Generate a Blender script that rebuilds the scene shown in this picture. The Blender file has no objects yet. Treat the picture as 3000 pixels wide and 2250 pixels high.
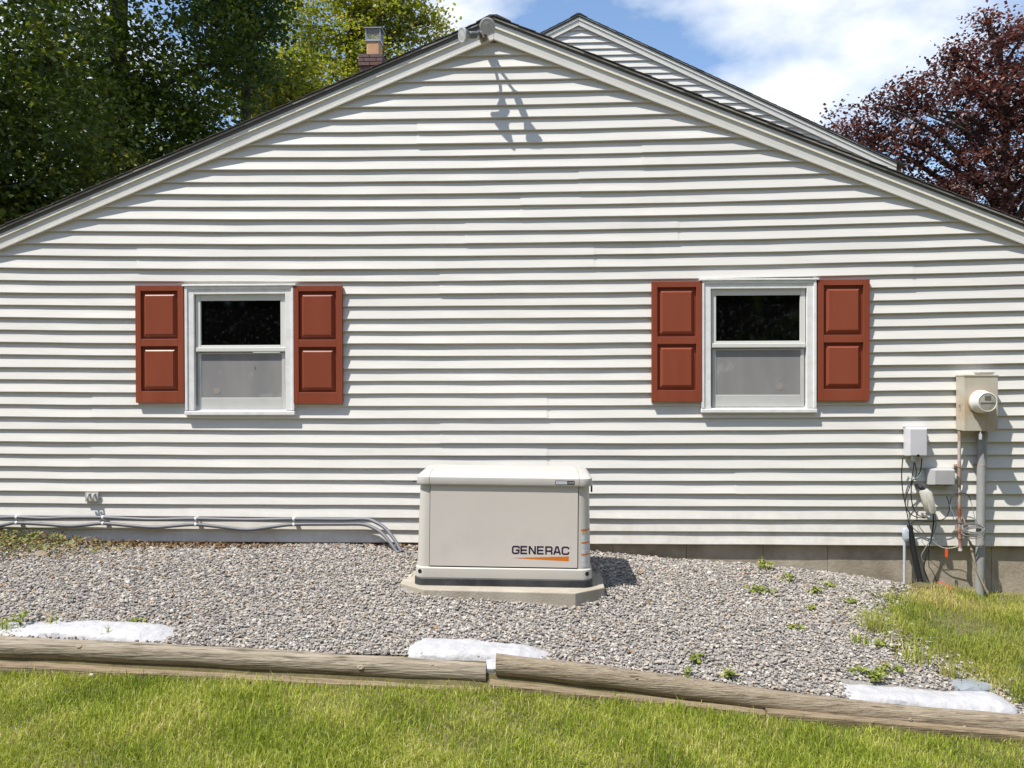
import bpy, bmesh, math, random
import numpy as np
from mathutils import Vector, Matrix
rnd = random.Random(11)
nrs = np.random.RandomState(5)
S = bpy.context.scene
COL = S.collection
R = math.radians

# ------------------------------------------------------------------ camera, sky, sun, exposure
CAM_LOC = (0.2886, -6.9073, 1.3460); CAM_RIGHT = (0.999122, 0.041839, -0.002375); CAM_UP = (0.002010, 0.008757, 0.999960); CAM_FWD = (-0.041858, 0.999086, -0.008665)
cd = bpy.data.cameras.new('camera'); cam = bpy.data.objects.new('camera', cd); COL.objects.link(cam)
r_, u_, f_ = Vector(CAM_RIGHT), Vector(CAM_UP), Vector(CAM_FWD)
cam.matrix_world = Matrix(((r_.x, u_.x, -f_.x, CAM_LOC[0]), (r_.y, u_.y, -f_.y, CAM_LOC[1]), (r_.z, u_.z, -f_.z, CAM_LOC[2]), (0, 0, 0, 1)))
cd.sensor_fit = 'HORIZONTAL'; cd.sensor_width = 36.0; cd.lens = 36.0*2500/3000
cd.clip_start = .05; cd.clip_end = 3000
S.camera = cam

SUN_DIR = Vector((1.30, 1.0, -2.95)).normalized()          # the way the light travels
SUN_ELEV = math.asin(-SUN_DIR.z)
SUN_AZ = math.atan2(-SUN_DIR.x, -SUN_DIR.y)                # bearing of the sun from +Y towards +X
w = bpy.data.worlds.new('World'); S.world = w; w.use_nodes = True
nt = w.node_tree; nt.nodes.clear()
N = nt.nodes.new; L = nt.links.new
sky = N('ShaderNodeTexSky'); sky.sky_type = 'NISHITA'; sky.sun_disc = False
sky.sun_elevation = SUN_ELEV; sky.sun_rotation = SUN_AZ % (2*math.pi)
sky.air_density = 1.0; sky.dust_density = .15; sky.ozone_density = 2.6
tc = N('ShaderNodeTexCoord'); mp = N('ShaderNodeMapping'); mp.inputs['Scale'].default_value = (1, 1, 1.9)
mp.inputs['Location'].default_value = (.35, .1, .22)
n1 = N('ShaderNodeTexNoise'); n1.inputs['Scale'].default_value = 3.6; n1.inputs['Detail'].default_value = 9; n1.inputs['Roughness'].default_value = .56
cr = N('ShaderNodeValToRGB'); cr.color_ramp.elements[0].position = .455; cr.color_ramp.elements[1].position = .68
n2 = N('ShaderNodeTexNoise'); n2.inputs['Scale'].default_value = 5.5; n2.inputs['Detail'].default_value = 6
cc = N('ShaderNodeValToRGB'); cc.color_ramp.elements[0].color = (4.9, 5.2, 5.7, 1); cc.color_ramp.elements[1].color = (6.6, 6.6, 6.6, 1)
cc.color_ramp.elements[0].position = .38; cc.color_ramp.elements[1].position = .6
mx = N('ShaderNodeMix'); mx.data_type = 'RGBA'
bg = N('ShaderNodeBackground'); bg.inputs['Strength'].default_value = .125
wo = N('ShaderNodeOutputWorld')
L(tc.outputs['Generated'], mp.inputs['Vector']); L(mp.outputs[0], n1.inputs['Vector']); L(mp.outputs[0], n2.inputs['Vector'])
acc = n1.outputs['Fac']
for (dx, dy, dz, rad, wt) in [(0.3081, 0.8759, 0.3714, 0.13, 0.16), (0.393, 0.8554, 0.3375, 0.09, 0.13), (0.2295, 0.9005, 0.3695, 0.1, 0.07), (0.2628, 0.9191, 0.2936, 0.035, 0.17), (0.2002, 0.9275, 0.3156, 0.03, 0.05), (-0.0849, 0.9143, 0.396, 0.05, 0.16), (-0.1291, 0.9149, 0.3825, 0.05, 0.1), (0.1427, 0.9086, 0.3925, 0.06, 0.02)]:   # cumulus banks over the house
    vd = N('ShaderNodeVectorMath'); vd.operation = 'DISTANCE'; vd.inputs[1].default_value = (dx, dy, dz); L(tc.outputs['Generated'], vd.inputs[0])
    mr = N('ShaderNodeMapRange'); mr.interpolation_type = 'SMOOTHSTEP'; mr.inputs['From Min'].default_value = rad*1.6; mr.inputs['From Max'].default_value = rad*.2; mr.inputs['To Max'].default_value = wt; L(vd.outputs['Value'], mr.inputs['Value'])
    ad = N('ShaderNodeMath'); ad.operation = 'ADD'; L(acc, ad.inputs[0]); L(mr.outputs[0], ad.inputs[1]); acc = ad.outputs[0]
L(acc, cr.inputs[0]); L(n2.outputs['Fac'], cc.inputs[0])
L(cr.outputs[0], mx.inputs[0]); L(sky.outputs[0], mx.inputs[6]); L(cc.outputs[0], mx.inputs[7])
L(mx.outputs[2], bg.inputs[0]); L(bg.outputs[0], wo.inputs[0])

sl = bpy.data.lights.new('sun', 'SUN'); sl.energy = 4.1; sl.angle = R(.53); sl.color = (1, .95, .875)
so = bpy.data.objects.new('sun', sl); COL.objects.link(so); so.location = (-8, -10, 20)
so.rotation_euler = SUN_DIR.to_track_quat('-Z', 'Y').to_euler()
vs = S.view_settings; vs.view_transform = 'Standard'; vs.look = 'None'; vs.exposure = .68; vs.gamma = 1; vs.use_curve_mapping = False

# ------------------------------------------------------------------ helpers
class MB:
    """collects shapes in scene coordinates"""
    def __init__(s): s.v = []; s.f = []
    def raw(s, vs, fs):
        o = len(s.v); s.v += [tuple(p) for p in vs]; s.f += [tuple(i+o for i in q) for q in fs]; return s
    def box(s, x0, x1, y0, y1, z0, z1):
        return s.raw([(x0, y0, z0), (x1, y0, z0), (x1, y1, z0), (x0, y1, z0), (x0, y0, z1), (x1, y0, z1), (x1, y1, z1), (x0, y1, z1)],
                     [(0, 3, 2, 1), (4, 5, 6, 7), (0, 1, 5, 4), (1, 2, 6, 5), (2, 3, 7, 6), (3, 0, 4, 7)])
    def prism(s, poly, y0, y1):
        """polygon given in X,Z (counter-clockwise seen from -Y), pushed along Y"""
        n = len(poly)
        vs = [(x, y0, z) for x, z in poly] + [(x, y1, z) for x, z in poly]
        return s.raw(vs, [tuple(range(n)), tuple(range(2*n-1, n-1, -1))] + [(i, i+n, (i+1) % n+n, (i+1) % n) for i in range(n)])
    def flat(s, poly, y): return s.raw([(x, y, z) for x, z in poly], [tuple(range(len(poly)))])
    def loft(s, loops, cap0=True, cap1=True):
        n = len(loops[0]); vs = [p for l in loops for p in l]; fs = []
        for k in range(len(loops)-1):
            for i in range(n):
                j = (i+1) % n; fs.append((k*n+i, k*n+j, (k+1)*n+j, (k+1)*n+i))
        if cap0: fs.append(tuple(range(n-1, -1, -1)))
        if cap1: fs.append(tuple((len(loops)-1)*n+i for i in range(n)))
        return s.raw(vs, fs)
    def tube(s, pts, r, n=8, caps=True):
        pts = [Vector(p) for p in pts]; rs = r if isinstance(r, (list, tuple)) else [r]*len(pts)
        loops = []; up = None
        for i, p in enumerate(pts):
            t = (pts[min(i+1, len(pts)-1)]-pts[max(i-1, 0)]).normalized()
            if up is None:
                up = t.cross(Vector((0, 0, 1)) if abs(t.z) < .9 else Vector((1, 0, 0))).normalized()
            else:
                up = (up - t*up.dot(t)).normalized()
            b = t.cross(up)
            loops.append([p+(up*math.cos(2*math.pi*k/n)+b*math.sin(2*math.pi*k/n))*rs[i] for k in range(n)])
        return s.loft(loops, caps, caps)
    def lathe(s, prof, origin, axis, n=24):
        """profile of (radius, distance along axis)"""
        a = Vector(axis).normalized(); o = Vector(origin)
        e = a.cross(Vector((0, 0, 1)) if abs(a.z) < .9 else Vector((1, 0, 0))).normalized(); g = a.cross(e)
        return s.loft([[o+a*d+(e*math.cos(2*math.pi*k/n)+g*math.sin(2*math.pi*k/n))*max(r, 1e-4) for k in range(n)] for r, d in prof])
    def mesh(s, name, origin=(0, 0, 0), smooth=False):
        me = bpy.data.meshes.new(name)
        me.from_pydata([(x-origin[0], y-origin[1], z-origin[2]) for x, y, z in s.v], [], s.f)
        bm = bmesh.new(); bm.from_mesh(me); bmesh.ops.recalc_face_normals(bm, faces=bm.faces); bm.to_mesh(me); bm.free()
        if smooth:
            me.shade_smooth()
            me.set_sharp_from_angle(angle=R(38))
        me.update(); return me
    def build(s, name, mat, parent=None, smooth=False, local=False, bevel=0, label=None, kind=None):
        root = parent; 
        while root is not None and root.parent is not None: root = root.parent
        org = (0, 0, 0) if (root is None or local) else tuple(root.location)
        me = s.mesh(name, org, smooth); me.materials.append(mat)
        o = bpy.data.objects.new(name, me); COL.objects.link(o); o.parent = parent
        if bevel:
            b = o.modifiers.new('edge', 'BEVEL'); b.width = bevel; b.segments = 2; b.limit_method = 'ANGLE'; b.angle_limit = R(40)
        if label: o['label'] = label
        if kind: o['kind'] = kind
        return o
    def one(s, name, mat, label, cat, group=None, smooth=False, bevel=0):
        """a thing that is one mesh, origin at its base"""
        a = np.array([tuple(p) for p in s.v]); org = ((a[:, 0].min()+a[:, 0].max())/2, (a[:, 1].min()+a[:, 1].max())/2, a[:, 2].min())
        me = s.mesh(name, org, smooth); me.materials.append(mat)
        o = bpy.data.objects.new(name, me); COL.objects.link(o); o.location = org
        if bevel:
            b = o.modifiers.new('edge', 'BEVEL'); b.width = bevel; b.segments = 2; b.limit_method = 'ANGLE'; b.angle_limit = R(40)
        o['label'] = label; o['category'] = cat
        if group: o['group'] = group
        return o
def thing(name, label, cat, loc=(0, 0, 0), group=None):
    o = bpy.data.objects.new(name, None); COL.objects.link(o); o.location = loc; o.empty_display_size = .1
    o['label'] = label; o['category'] = cat
    if group: o['group'] = group
    return o
def np_obj(name, verts, faces, mat, attrs=None, smooth=False, parent=None, loc=(0, 0, 0)):
    me = bpy.data.meshes.new(name); n = len(verts); m, k = faces.shape
    me.vertices.add(n); me.vertices.foreach_set('co', np.ascontiguousarray(verts, dtype=np.float32).ravel())
    me.loops.add(m*k); me.loops.foreach_set('vertex_index', np.ascontiguousarray(faces, dtype=np.int32).ravel())
    me.polygons.add(m); me.polygons.foreach_set('loop_start', np.arange(0, m*k, k, dtype=np.int32))
    me.polygons.foreach_set('use_smooth', np.full(m, bool(smooth)))
    for a, val in (attrs or {}).items():
        at = me.attributes.new(a, 'FLOAT', 'POINT'); at.data.foreach_set('value', np.ascontiguousarray(val, dtype=np.float32))
    me.update(calc_edges=True); me.validate()
    me.materials.append(mat)
    o = bpy.data.objects.new(name, me); COL.objects.link(o); o.parent = parent; o.location = loc
    return o
def spline(pts, n=6):
    P = [Vector(p) for p in pts]; P = [P[0]*2-P[1]]+P+[P[-1]*2-P[-2]]; out = []
    for i in range(1, len(P)-2):
        for k in range(n):
            t = k/n; a, b, c, d = P[i-1], P[i], P[i+1], P[i+2]
            out.append(.5*((2*b)+(c-a)*t+(2*a-5*b+4*c-d)*t*t+(3*b-a-3*c+d)*t**3))
    out.append(P[-2]); return out
def rrect(hx, hy, r, z, n=6, cx=0, cy=0):
    o = []
    for sx, sy, a0 in ((1, 1, 0), (-1, 1, 90), (-1, -1, 180), (1, -1, 270)):
        for k in range(n+1):
            a = R(a0+90*k/n); o.append((cx+sx*(hx-r)+r*math.cos(a), cy+sy*(hy-r)+r*math.sin(a), z))
    return o

# ------------------------------------------------------------------ materials
def mat(name, c1, c2=None, rough=.55, scale=8, bump=0, bscale=60, spec=.4, metal=0, stretch=(1, 1, 1), lo=.38, hi=.64, detail=7, coord='Object', bdist=.01, c3=None, s3=3, lo3=.56, hi3=.66, st3=(1, 1, 1)):
    m = bpy.data.materials.new(name); m.use_nodes = True; t = m.node_tree; b = t.nodes['Principled BSDF']
    n_ = t.nodes.new; l_ = t.links.new
    b.inputs['Roughness'].default_value = rough; b.inputs['Metallic'].default_value = metal; b.inputs['Specular IOR Level'].default_value = spec
    b.inputs['Base Color'].default_value = (*c1, 1)
    tx = n_('ShaderNodeTexCoord'); ma = n_('ShaderNodeMapping'); ma.inputs['Scale'].default_value = stretch
    l_(tx.outputs[coord], ma.inputs[0]); col = None
    if c2:
        no = n_('ShaderNodeTexNoise'); no.inputs['Scale'].default_value = scale; no.inputs['Detail'].default_value = detail; no.inputs['Roughness'].default_value = .6
        ra = n_('ShaderNodeValToRGB'); ra.color_ramp.elements[0].position = lo; ra.color_ramp.elements[1].position = hi
        ra.color_ramp.elements[0].color = (*c1, 1); ra.color_ramp.elements[1].color = (*c2, 1)
        l_(ma.outputs[0], no.inputs['Vector']); l_(no.outputs['Fac'], ra.inputs[0]); col = ra.outputs[0]
        if c3:
            m3 = n_('ShaderNodeMapping'); m3.inputs['Scale'].default_value = st3; m3.inputs['Location'].default_value = (3.1, 1.7, .4)
            n3 = n_('ShaderNodeTexNoise'); n3.inputs['Scale'].default_value = s3; n3.inputs['Detail'].default_value = 8; n3.inputs['Roughness'].default_value = .65
            r3 = n_('ShaderNodeValToRGB'); r3.color_ramp.elements[0].position = lo3; r3.color_ramp.elements[1].position = hi3
            mi = n_('ShaderNodeMix'); mi.data_type = 'RGBA'; mi.inputs[7].default_value = (*c3, 1)
            l_(tx.outputs[coord], m3.inputs[0]); l_(m3.outputs[0], n3.inputs['Vector']); l_(n3.outputs['Fac'], r3.inputs[0]); l_(r3.outputs[0], mi.inputs[0]); l_(col, mi.inputs[6]); col = mi.outputs[2]
        l_(col, b.inputs['Base Color'])
    if bump:
        nb = n_('ShaderNodeTexNoise'); nb.inputs['Scale'].default_value = bscale; nb.inputs['Detail'].default_value = 5
        bu = n_('ShaderNodeBump'); bu.inputs['Strength'].default_value = bump; bu.inputs['Distance'].default_value = bdist
        l_(ma.outputs[0], nb.inputs['Vector']); l_(nb.outputs['Fac'], bu.inputs['Height']); l_(bu.outputs[0], b.inputs['Normal'])
    return m
def attr_mat(name, stops, rough=.6, spec=.3, trans=0, tcol=(1, 1, 1), interp='LINEAR', attr='shade', pos_noise=0):
    """colour picked by a per-piece random value; trans = share of light let through (leaves)"""
    m = bpy.data.materials.new(name); m.use_nodes = True; t = m.node_tree; b = t.nodes['Principled BSDF']; n_ = t.nodes.new; l_ = t.links.new
    b.inputs['Roughness'].default_value = rough; b.inputs['Specular IOR Level'].default_value = spec
    a = n_('ShaderNodeAttribute'); a.attribute_name = attr
    ra = n_('ShaderNodeValToRGB'); ra.color_ramp.interpolation = interp
    e = ra.color_ramp.elements
    while len(e) < len(stops): e.new(.5)
    for i, (p, c) in enumerate(stops): e[i].position = p; e[i].color = (*c, 1)
    src = a.outputs['Fac']
    if pos_noise:
        g = n_('ShaderNodeNewGeometry'); no = n_('ShaderNodeTexNoise'); no.inputs['Scale'].default_value = pos_noise; no.inputs['Detail'].default_value = 3
        l_(g.outputs['Position'], no.inputs['Vector']); ad = n_('ShaderNodeMath'); ad.operation = 'MULTIPLY_ADD'
        l_(no.outputs['Fac'], ad.inputs[0]); ad.inputs[1].default_value = 1.1; ad2 = n_('ShaderNodeMath'); ad2.operation = 'ADD'
        mu = n_('ShaderNodeMath'); mu.operation = 'SUBTRACT'; l_(a.outputs['Fac'], mu.inputs[0]); mu.inputs[1].default_value = .55
        l_(mu.outputs[0], ad.inputs[2]); src = ad.outputs[0]
    l_(src, ra.inputs[0]); l_(ra.outputs[0], b.inputs['Base Color'])
    if trans:
        tr = n_('ShaderNodeBsdfTranslucent'); ml = n_('ShaderNodeMix'); ml.data_type = 'RGBA'; ml.blend_type = 'MULTIPLY'; ml.inputs[0].default_value = 1
        ml.inputs[7].default_value = (*tcol, 1); l_(ra.outputs[0], ml.inputs[6]); l_(ml.outputs[2], tr.inputs[0])
        ms = n_('ShaderNodeMixShader'); ms.inputs[0].default_value = trans; l_(b.outputs[0], ms.inputs[1]); l_(tr.outputs[0], ms.inputs[2])
        l_(ms.outputs[0], t.nodes['Material Output'].inputs[0])
    return m
M = {}
M['siding'] = mat('white_vinyl', (.635, .62, .578), (.67, .655, .612), rough=.42, scale=2.2, bump=.05, bscale=9, spec=.35, stretch=(1, 4, 6), c3=(.585, .565, .515), s3=1.3, lo3=.60, hi3=.80, st3=(1, 1, .5))
def siding_extra(m):
    t = m.node_tree; n_ = t.nodes.new; l_ = t.links.new; b = t.nodes['Principled BSDF']; src = b.inputs['Base Color'].links[0].from_socket
    oi = n_('ShaderNodeObjectInfo'); mr = n_('ShaderNodeMapRange'); mr.inputs['To Min'].default_value = .955; mr.inputs['To Max'].default_value = 1.02; l_(oi.outputs['Random'], mr.inputs[0])
    mu = n_('ShaderNodeMix'); mu.data_type = 'RGBA'; mu.blend_type = 'MULTIPLY'; mu.inputs[0].default_value = 1; l_(src, mu.inputs[6]); l_(mr.outputs[0], mu.inputs[7])
    g = n_('ShaderNodeNewGeometry'); sp = n_('ShaderNodeSeparateXYZ'); l_(g.outputs['Position'], sp.inputs[0])
    z = n_('ShaderNodeMapRange'); z.inputs['From Min'].default_value = .42; z.inputs['From Max'].default_value = -.05; l_(sp.outputs['Z'], z.inputs[0])
    no = n_('ShaderNodeTexNoise'); no.inputs['Scale'].default_value = 9; no.inputs['Detail'].default_value = 9; no.inputs['Roughness'].default_value = .7; l_(g.outputs['Position'], no.inputs['Vector'])
    r = n_('ShaderNodeMapRange'); r.inputs['From Min'].default_value = .40; r.inputs['From Max'].default_value = .72; l_(no.outputs['Fac'], r.inputs[0])
    z.inputs['To Max'].default_value = .55; m2 = n_('ShaderNodeMath'); m2.operation = 'MULTIPLY'; l_(z.outputs[0], m2.inputs[0]); l_(r.outputs[0], m2.inputs[1])
    dm = n_('ShaderNodeMix'); dm.data_type = 'RGBA'; dm.inputs[7].default_value = (.42, .36, .27, 1); l_(m2.outputs[0], dm.inputs[0]); l_(mu.outputs[2], dm.inputs[6]); l_(dm.outputs[2], b.inputs['Base Color'])
siding_extra(M['siding'])
M['trim'] = mat('white_trim', (.68, .67, .625), (.63, .62, .575), rough=.45, scale=5, bump=.04, bscale=30)
M['bounce_lit_cream'] = mat('bounce_lit_cream', (.86, .82, .68), rough=.5)  # made paler than the trim to paint ground bounce on the lip
M['paint'] = mat('weathered_white_paint', (.76, .76, .75), (.64, .64, .63), rough=.6, scale=14, bump=.25, bscale=70, stretch=(1, 1, 1), lo=.45, hi=.75, bdist=.004)
M['frame_vinyl'] = mat('window_vinyl', (.66, .66, .625), rough=.4)
M['lower_vinyl'] = mat('dull_window_vinyl', (.52, .52, .50), (.47, .47, .455), rough=.5, scale=6)
M['track'] = mat('window_track', (.30, .30, .28), rough=.5)
M['shutter'] = mat('brick_red_paint', (.232, .054, .027), (.268, .068, .035), rough=.34, scale=3, bump=.05, bscale=180, spec=.45, stretch=(1, 1, .15))
M['rake_shade'] = mat('painted_rake_shade', (.10, .10, .094), rough=.5)
M['flashing'] = mat('weathered_flashing', (.26, .25, .215), (.20, .19, .165), rough=.6, scale=20, stretch=(1, 1, 1))
M['deck'] = mat('roof_deck', (.11, .09, .07), rough=.9)
M['shingle'] = mat('asphalt_shingle', (.045, .040, .038), (.12, .10, .09), rough=.95, scale=60, bump=.5, bscale=220)
M['concrete'] = mat('foundation_concrete', (.34, .29, .22), (.44, .385, .30), rough=.9, scale=3.5, bump=.35, bscale=45, c3=(.25, .21, .155), s3=2.2, lo3=.52, hi3=.68)
M['slab'] = mat('slab_concrete', (.33, .295, .235), (.42, .38, .315), rough=.9, scale=6, bump=.3, bscale=80, c3=(.30, .26, .2), s3=5, lo3=.55, hi3=.75, st3=(1, 1, 3))
M['gen'] = mat('generator_enamel', (.50, .475, .43), (.53, .505, .46), rough=.42, scale=1.5, spec=.4)
M['gen_panel'] = mat('generator_panel', (.56, .515, .475), (.59, .545, .50), rough=.40, scale=1.2, spec=.4, c3=(.52, .48, .445), s3=2.5, lo3=.58, hi3=.8)
M['gen_lid'] = mat('generator_lid', (.54, .52, .48), (.50, .48, .445), rough=.42, scale=3)
M['gen_base'] = mat('generator_base', (.022, .024, .030), (.06, .06, .062), rough=.6, scale=7)
M['black'] = mat('black_plastic', (.012, .012, .014), (.022, .022, .024), rough=.45, scale=20)
M['ink'] = mat('dark_navy_print', (.022, .013, .040), rough=.5)
M['orange'] = mat('orange_print', (.62, .17, .012), rough=.5)
M['label_grey'] = mat('label_grey', (.45, .48, .52), (.52, .54, .56), rough=.4, scale=60)
M['label_white'] = mat('label_white', (.62, .63, .62), (.52, .53, .54), rough=.45, scale=90, stretch=(.2, .2, 2), lo=.45, hi=.55)
M['label_yellow'] = mat('label_yellow', (.6, .42, .03), rough=.5)
M['galv'] = mat('galvanised_grey', (.40, .40, .39), (.50, .49, .46), rough=.5, scale=9, metal=0, spec=.5, bump=.05, bscale=40)
M['meterbox'] = mat('meter_box_paint', (.47, .43, .34), (.52, .49, .42), rough=.5, scale=3, c3=(.42, .27, .12), s3=6, lo3=.46, hi3=.70, st3=(1, 1, .45))
M['meter_white'] = mat('meter_housing', (.72, .70, .64), rough=.3)
M['meter_face'] = mat('meter_face', (.42, .405, .35), (.34, .33, .28), rough=.15, scale=18, spec=.6)
M['meter_dark'] = mat('meter_display', (.16, .155, .13), rough=.2)
M['rustring'] = mat('rusted_ring', (.50, .25, .12), (.42, .30, .2), rough=.8, scale=20)
M['rust'] = mat('rusty_pipe', (.24, .075, .028), (.46, .42, .37), rough=.75, scale=6, stretch=(1, 1, .8), lo=.40, hi=.60)
M['pvc_grey'] = mat('grey_pvc', (.26, .265, .26), (.33, .33, .325), rough=.5, scale=6)
M['pvc_blue'] = mat('pale_conduit', (.50, .54, .60), (.44, .48, .54), rough=.45, scale=10)
M['nid'] = mat('pale_grey_plastic', (.60, .59, .62), (.56, .55, .58), rough=.45, scale=6)
M['cablebox'] = mat('grey_plastic', (.42, .42, .42), (.38, .38, .38), rough=.5, scale=6)
M['lb'] = mat('conduit_body_grey', (.52, .50, .44), (.44, .42, .37), rough=.5, scale=25)
M['cable'] = mat('black_cable', (.016, .016, .018), rough=.5)
M['cable_grey'] = mat('grey_cable', (.17, .17, .165), rough=.5)
M['cable_white'] = mat('white_wire', (.45, .45, .42), rough=.5)
M['cable_teal'] = mat('pale_teal_wire', (.25, .33, .33), rough=.5)
M['pole_tan'] = mat('tan_pipe', (.34, .32, .24), (.26, .2, .12), rough=.7, scale=10)
M['tag'] = mat('orange_tag', (.75, .09, .02), rough=.5)
M['steel'] = mat('bright_steel', (.62, .62, .60), rough=.3, metal=.9)
M['liquidtight'] = mat('grey_flexible_conduit', (.13, .135, .155), rough=.5, spec=.5)
M['clampwhite'] = mat('white_strap', (.7, .7, .7), rough=.5)
M['lamp_glass'] = mat('frosted_lamp_glass', (.52, .52, .50), (.44, .44, .43), rough=.22, scale=18, spec=.6)
M['lamp_back'] = mat('lamp_reflector', (.30, .31, .31), rough=.3, metal=.5)
M['lamp_holder'] = mat('lamp_holder_grey', (.13, .135, .13), rough=.5)
M['rustbox'] = mat('rusty_box', (.12, .075, .05), (.30, .28, .25), rough=.7, scale=25)
M['log'] = mat('weathered_log', (.235, .185, .125), (.335, .28, .205), rough=.85, scale=5, bump=.9, bscale=14, stretch=(.9, 14, 14), bdist=.012, c3=(.085, .065, .042), s3=8, lo3=.54, hi3=.64, st3=(.5, 12, 12))
M['log_old'] = mat('old_dark_log', (.24, .20, .145), (.36, .31, .24), rough=.85, scale=4, bump=.7, bscale=11, stretch=(.9, 12, 12), bdist=.012, c3=(.08, .065, .04), s3=7, lo3=.50, hi3=.66, st3=(.6, 9, 9))
M['logend'] = mat('cut_log_end', (.10, .08, .05), (.2, .16, .1), rough=.95, scale=20)
M['knot'] = mat('log_knot', (.42, .35, .26), (.30, .23, .15), rough=.85, scale=30)
M['timber'] = mat('buried_timber', (.21, .155, .095), (.31, .24, .155), rough=.9, scale=6, bump=.7, bscale=16, stretch=(.8, 12, 12), c3=(.13, .1, .065), s3=4, lo3=.5, hi3=.66, st3=(.6, 6, 6))
M['sack'] = mat('white_woven_sack', (.46, .46, .475), (.39, .39, .40), rough=.6, scale=14, bump=.8, bscale=16, bdist=.02, c3=(.34, .31, .26), s3=5, lo3=.58, hi3=.80)
M['brick'] = mat('chimney_brick', (.20, .085, .065), (.13, .085, .08), rough=.9, scale=9, bump=.4, bscale=60, coord='Object')
M['brick2'] = mat('dark_chimney_brick', (.13, .085, .08), (.17, .12, .11), rough=.9, scale=9, bump=.4, bscale=60)
M['mortar'] = mat('mortar', (.36, .34, .31), rough=.95)
M['flue'] = mat('clay_flue', (.56, .33, .19), (.50, .28, .15), rough=.8, scale=6)
M['chimcap'] = mat('galvanised_cap', (.34, .36, .38), rough=.4, metal=.5)
M['bark'] = mat('bark', (.055, .045, .036), (.11, .095, .08), rough=.95, scale=14, bump=.6, bscale=30, stretch=(1, 1, .25))
M['soil'] = mat('soil', (.10, .085, .035), (.17, .14, .07), rough=.95, scale=6, bump=.6, bscale=50, coord='Object')
M['gravelbase'] = mat('gravel_fines', (.22, .205, .185), (.31, .29, .262), rough=.95, scale=70, bump=.8, bscale=90)
M['stone_slate'] = mat('slate_stone', (.21, .235, .26), (.26, .28, .30), rough=.8, scale=12, bump=.4, bscale=40)
M['stump'] = mat('old_stump', (.20, .16, .11), (.30, .25, .18), rough=.9, scale=20, stretch=(1, 1, 3))
def pane_mat():
    m = bpy.data.materials.new('dusty_dark_glass'); m.use_nodes = True; t = m.node_tree; b = t.nodes['Principled BSDF']; n_ = t.nodes.new; l_ = t.links.new
    b.inputs['Roughness'].default_value = .04; b.inputs['Specular IOR Level'].default_value = .5
    tx = n_('ShaderNodeTexCoord'); no = n_('ShaderNodeTexNoise'); no.inputs['Scale'].default_value = 26; no.inputs['Detail'].default_value = 12; no.inputs['Roughness'].default_value = .8
    ra = n_('ShaderNodeValToRGB'); e = ra.color_ramp.elements; e[0].position = .54; e[1].position = .80; e[0].color = (.0015, .0015, .0016, 1); e[1].color = (.06, .06, .06, 1)
    l_(tx.outputs['Object'], no.inputs['Vector']); l_(no.outputs['Fac'], ra.inputs[0]); l_(ra.outputs[0], b.inputs['Base Color']); return m
M['pane'] = pane_mat()
M['screen'] = mat('grey_insect_screen', (.225, .222, .222), (.27, .265, .262), rough=.75, scale=5, spec=.2, bump=.25, bscale=420, bdist=.002, stretch=(1, 1, .25), c3=(.33, .325, .32), s3=4, lo3=.60, hi3=.72)
M['leaf_dark'] = attr_mat('dark_maple_leaf', [(0, (.045, .070, .020)), (.5, (.085, .125, .028)), (.85, (.17, .20, .035)), (1, (.28, .26, .05))], rough=.42, spec=.45, trans=.35, tcol=(1.3, 1.4, .5))
M['leaf_mid'] = attr_mat('mid_green_leaf', [(0, (.045, .085, .038)), (.6, (.085, .145, .058)), (1, (.14, .21, .06))], rough=.45, spec=.4, trans=.35, tcol=(1.3, 1.4, .5))
M['leaf_bright'] = attr_mat('yellow_green_leaf', [(0, (.15, .20, .03)), (.6, (.33, .35, .06)), (1, (.56, .48, .13))], rough=.5, spec=.35, trans=.4, tcol=(1.3, 1.3, .5))
M['leaf_purple'] = attr_mat('purple_maple_leaf', [(0, (.058, .036, .040)), (.5, (.115, .062, .058)), (.85, (.20, .095, .072)), (1, (.27, .18, .14))], rough=.42, spec=.45, trans=.25, tcol=(1.4, .65, .5))
M['grass'] = attr_mat('lawn_blade', [(0, (.08, .13, .013)), (.32, (.20, .27, .025)), (.64, (.36, .42, .053)), (.89, (.50, .51, .11)), (1, (.62, .56, .25))], rough=.5, spec=.3, trans=.35, tcol=(1.2, 1.2, .6), pos_noise=2.2)
M['grass_dry'] = attr_mat('dry_grass_blade', [(0, (.13, .20, .022)), (.45, (.30, .365, .05)), (.75, (.45, .43, .11)), (1, (.57, .48, .23))], rough=.6, spec=.25, trans=.3, tcol=(1.2, 1.1, .6), pos_noise=2.0)
M['weedleaf'] = attr_mat('weed_leaf', [(0, (.14, .19, .03)), (.6, (.27, .32, .06)), (1, (.42, .43, .13))], rough=.5, trans=.35, tcol=(1.2, 1.3, .5))
M['litter'] = attr_mat('leaf_litter', [(0, (.10, .06, .03)), (.35, (.24, .14, .07)), (.6, (.36, .26, .12)), (.75, (.16, .18, .04)), (1, (.27, .30, .08))], rough=.8, trans=.15)
M['gravel'] = attr_mat('gravel_stone', [(0, (.15, .14, .135)), (.09, (.235, .22, .205)), (.32, (.315, .29, .262)), (.58, (.39, .355, .315)), (.76, (.38, .31, .235)), (.85, (.46, .43, .385)), (.96, (.54, .51, .475)), (.988, (.33, .21, .12))], rough=.8, spec=.3, interp='CONSTANT')

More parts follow.
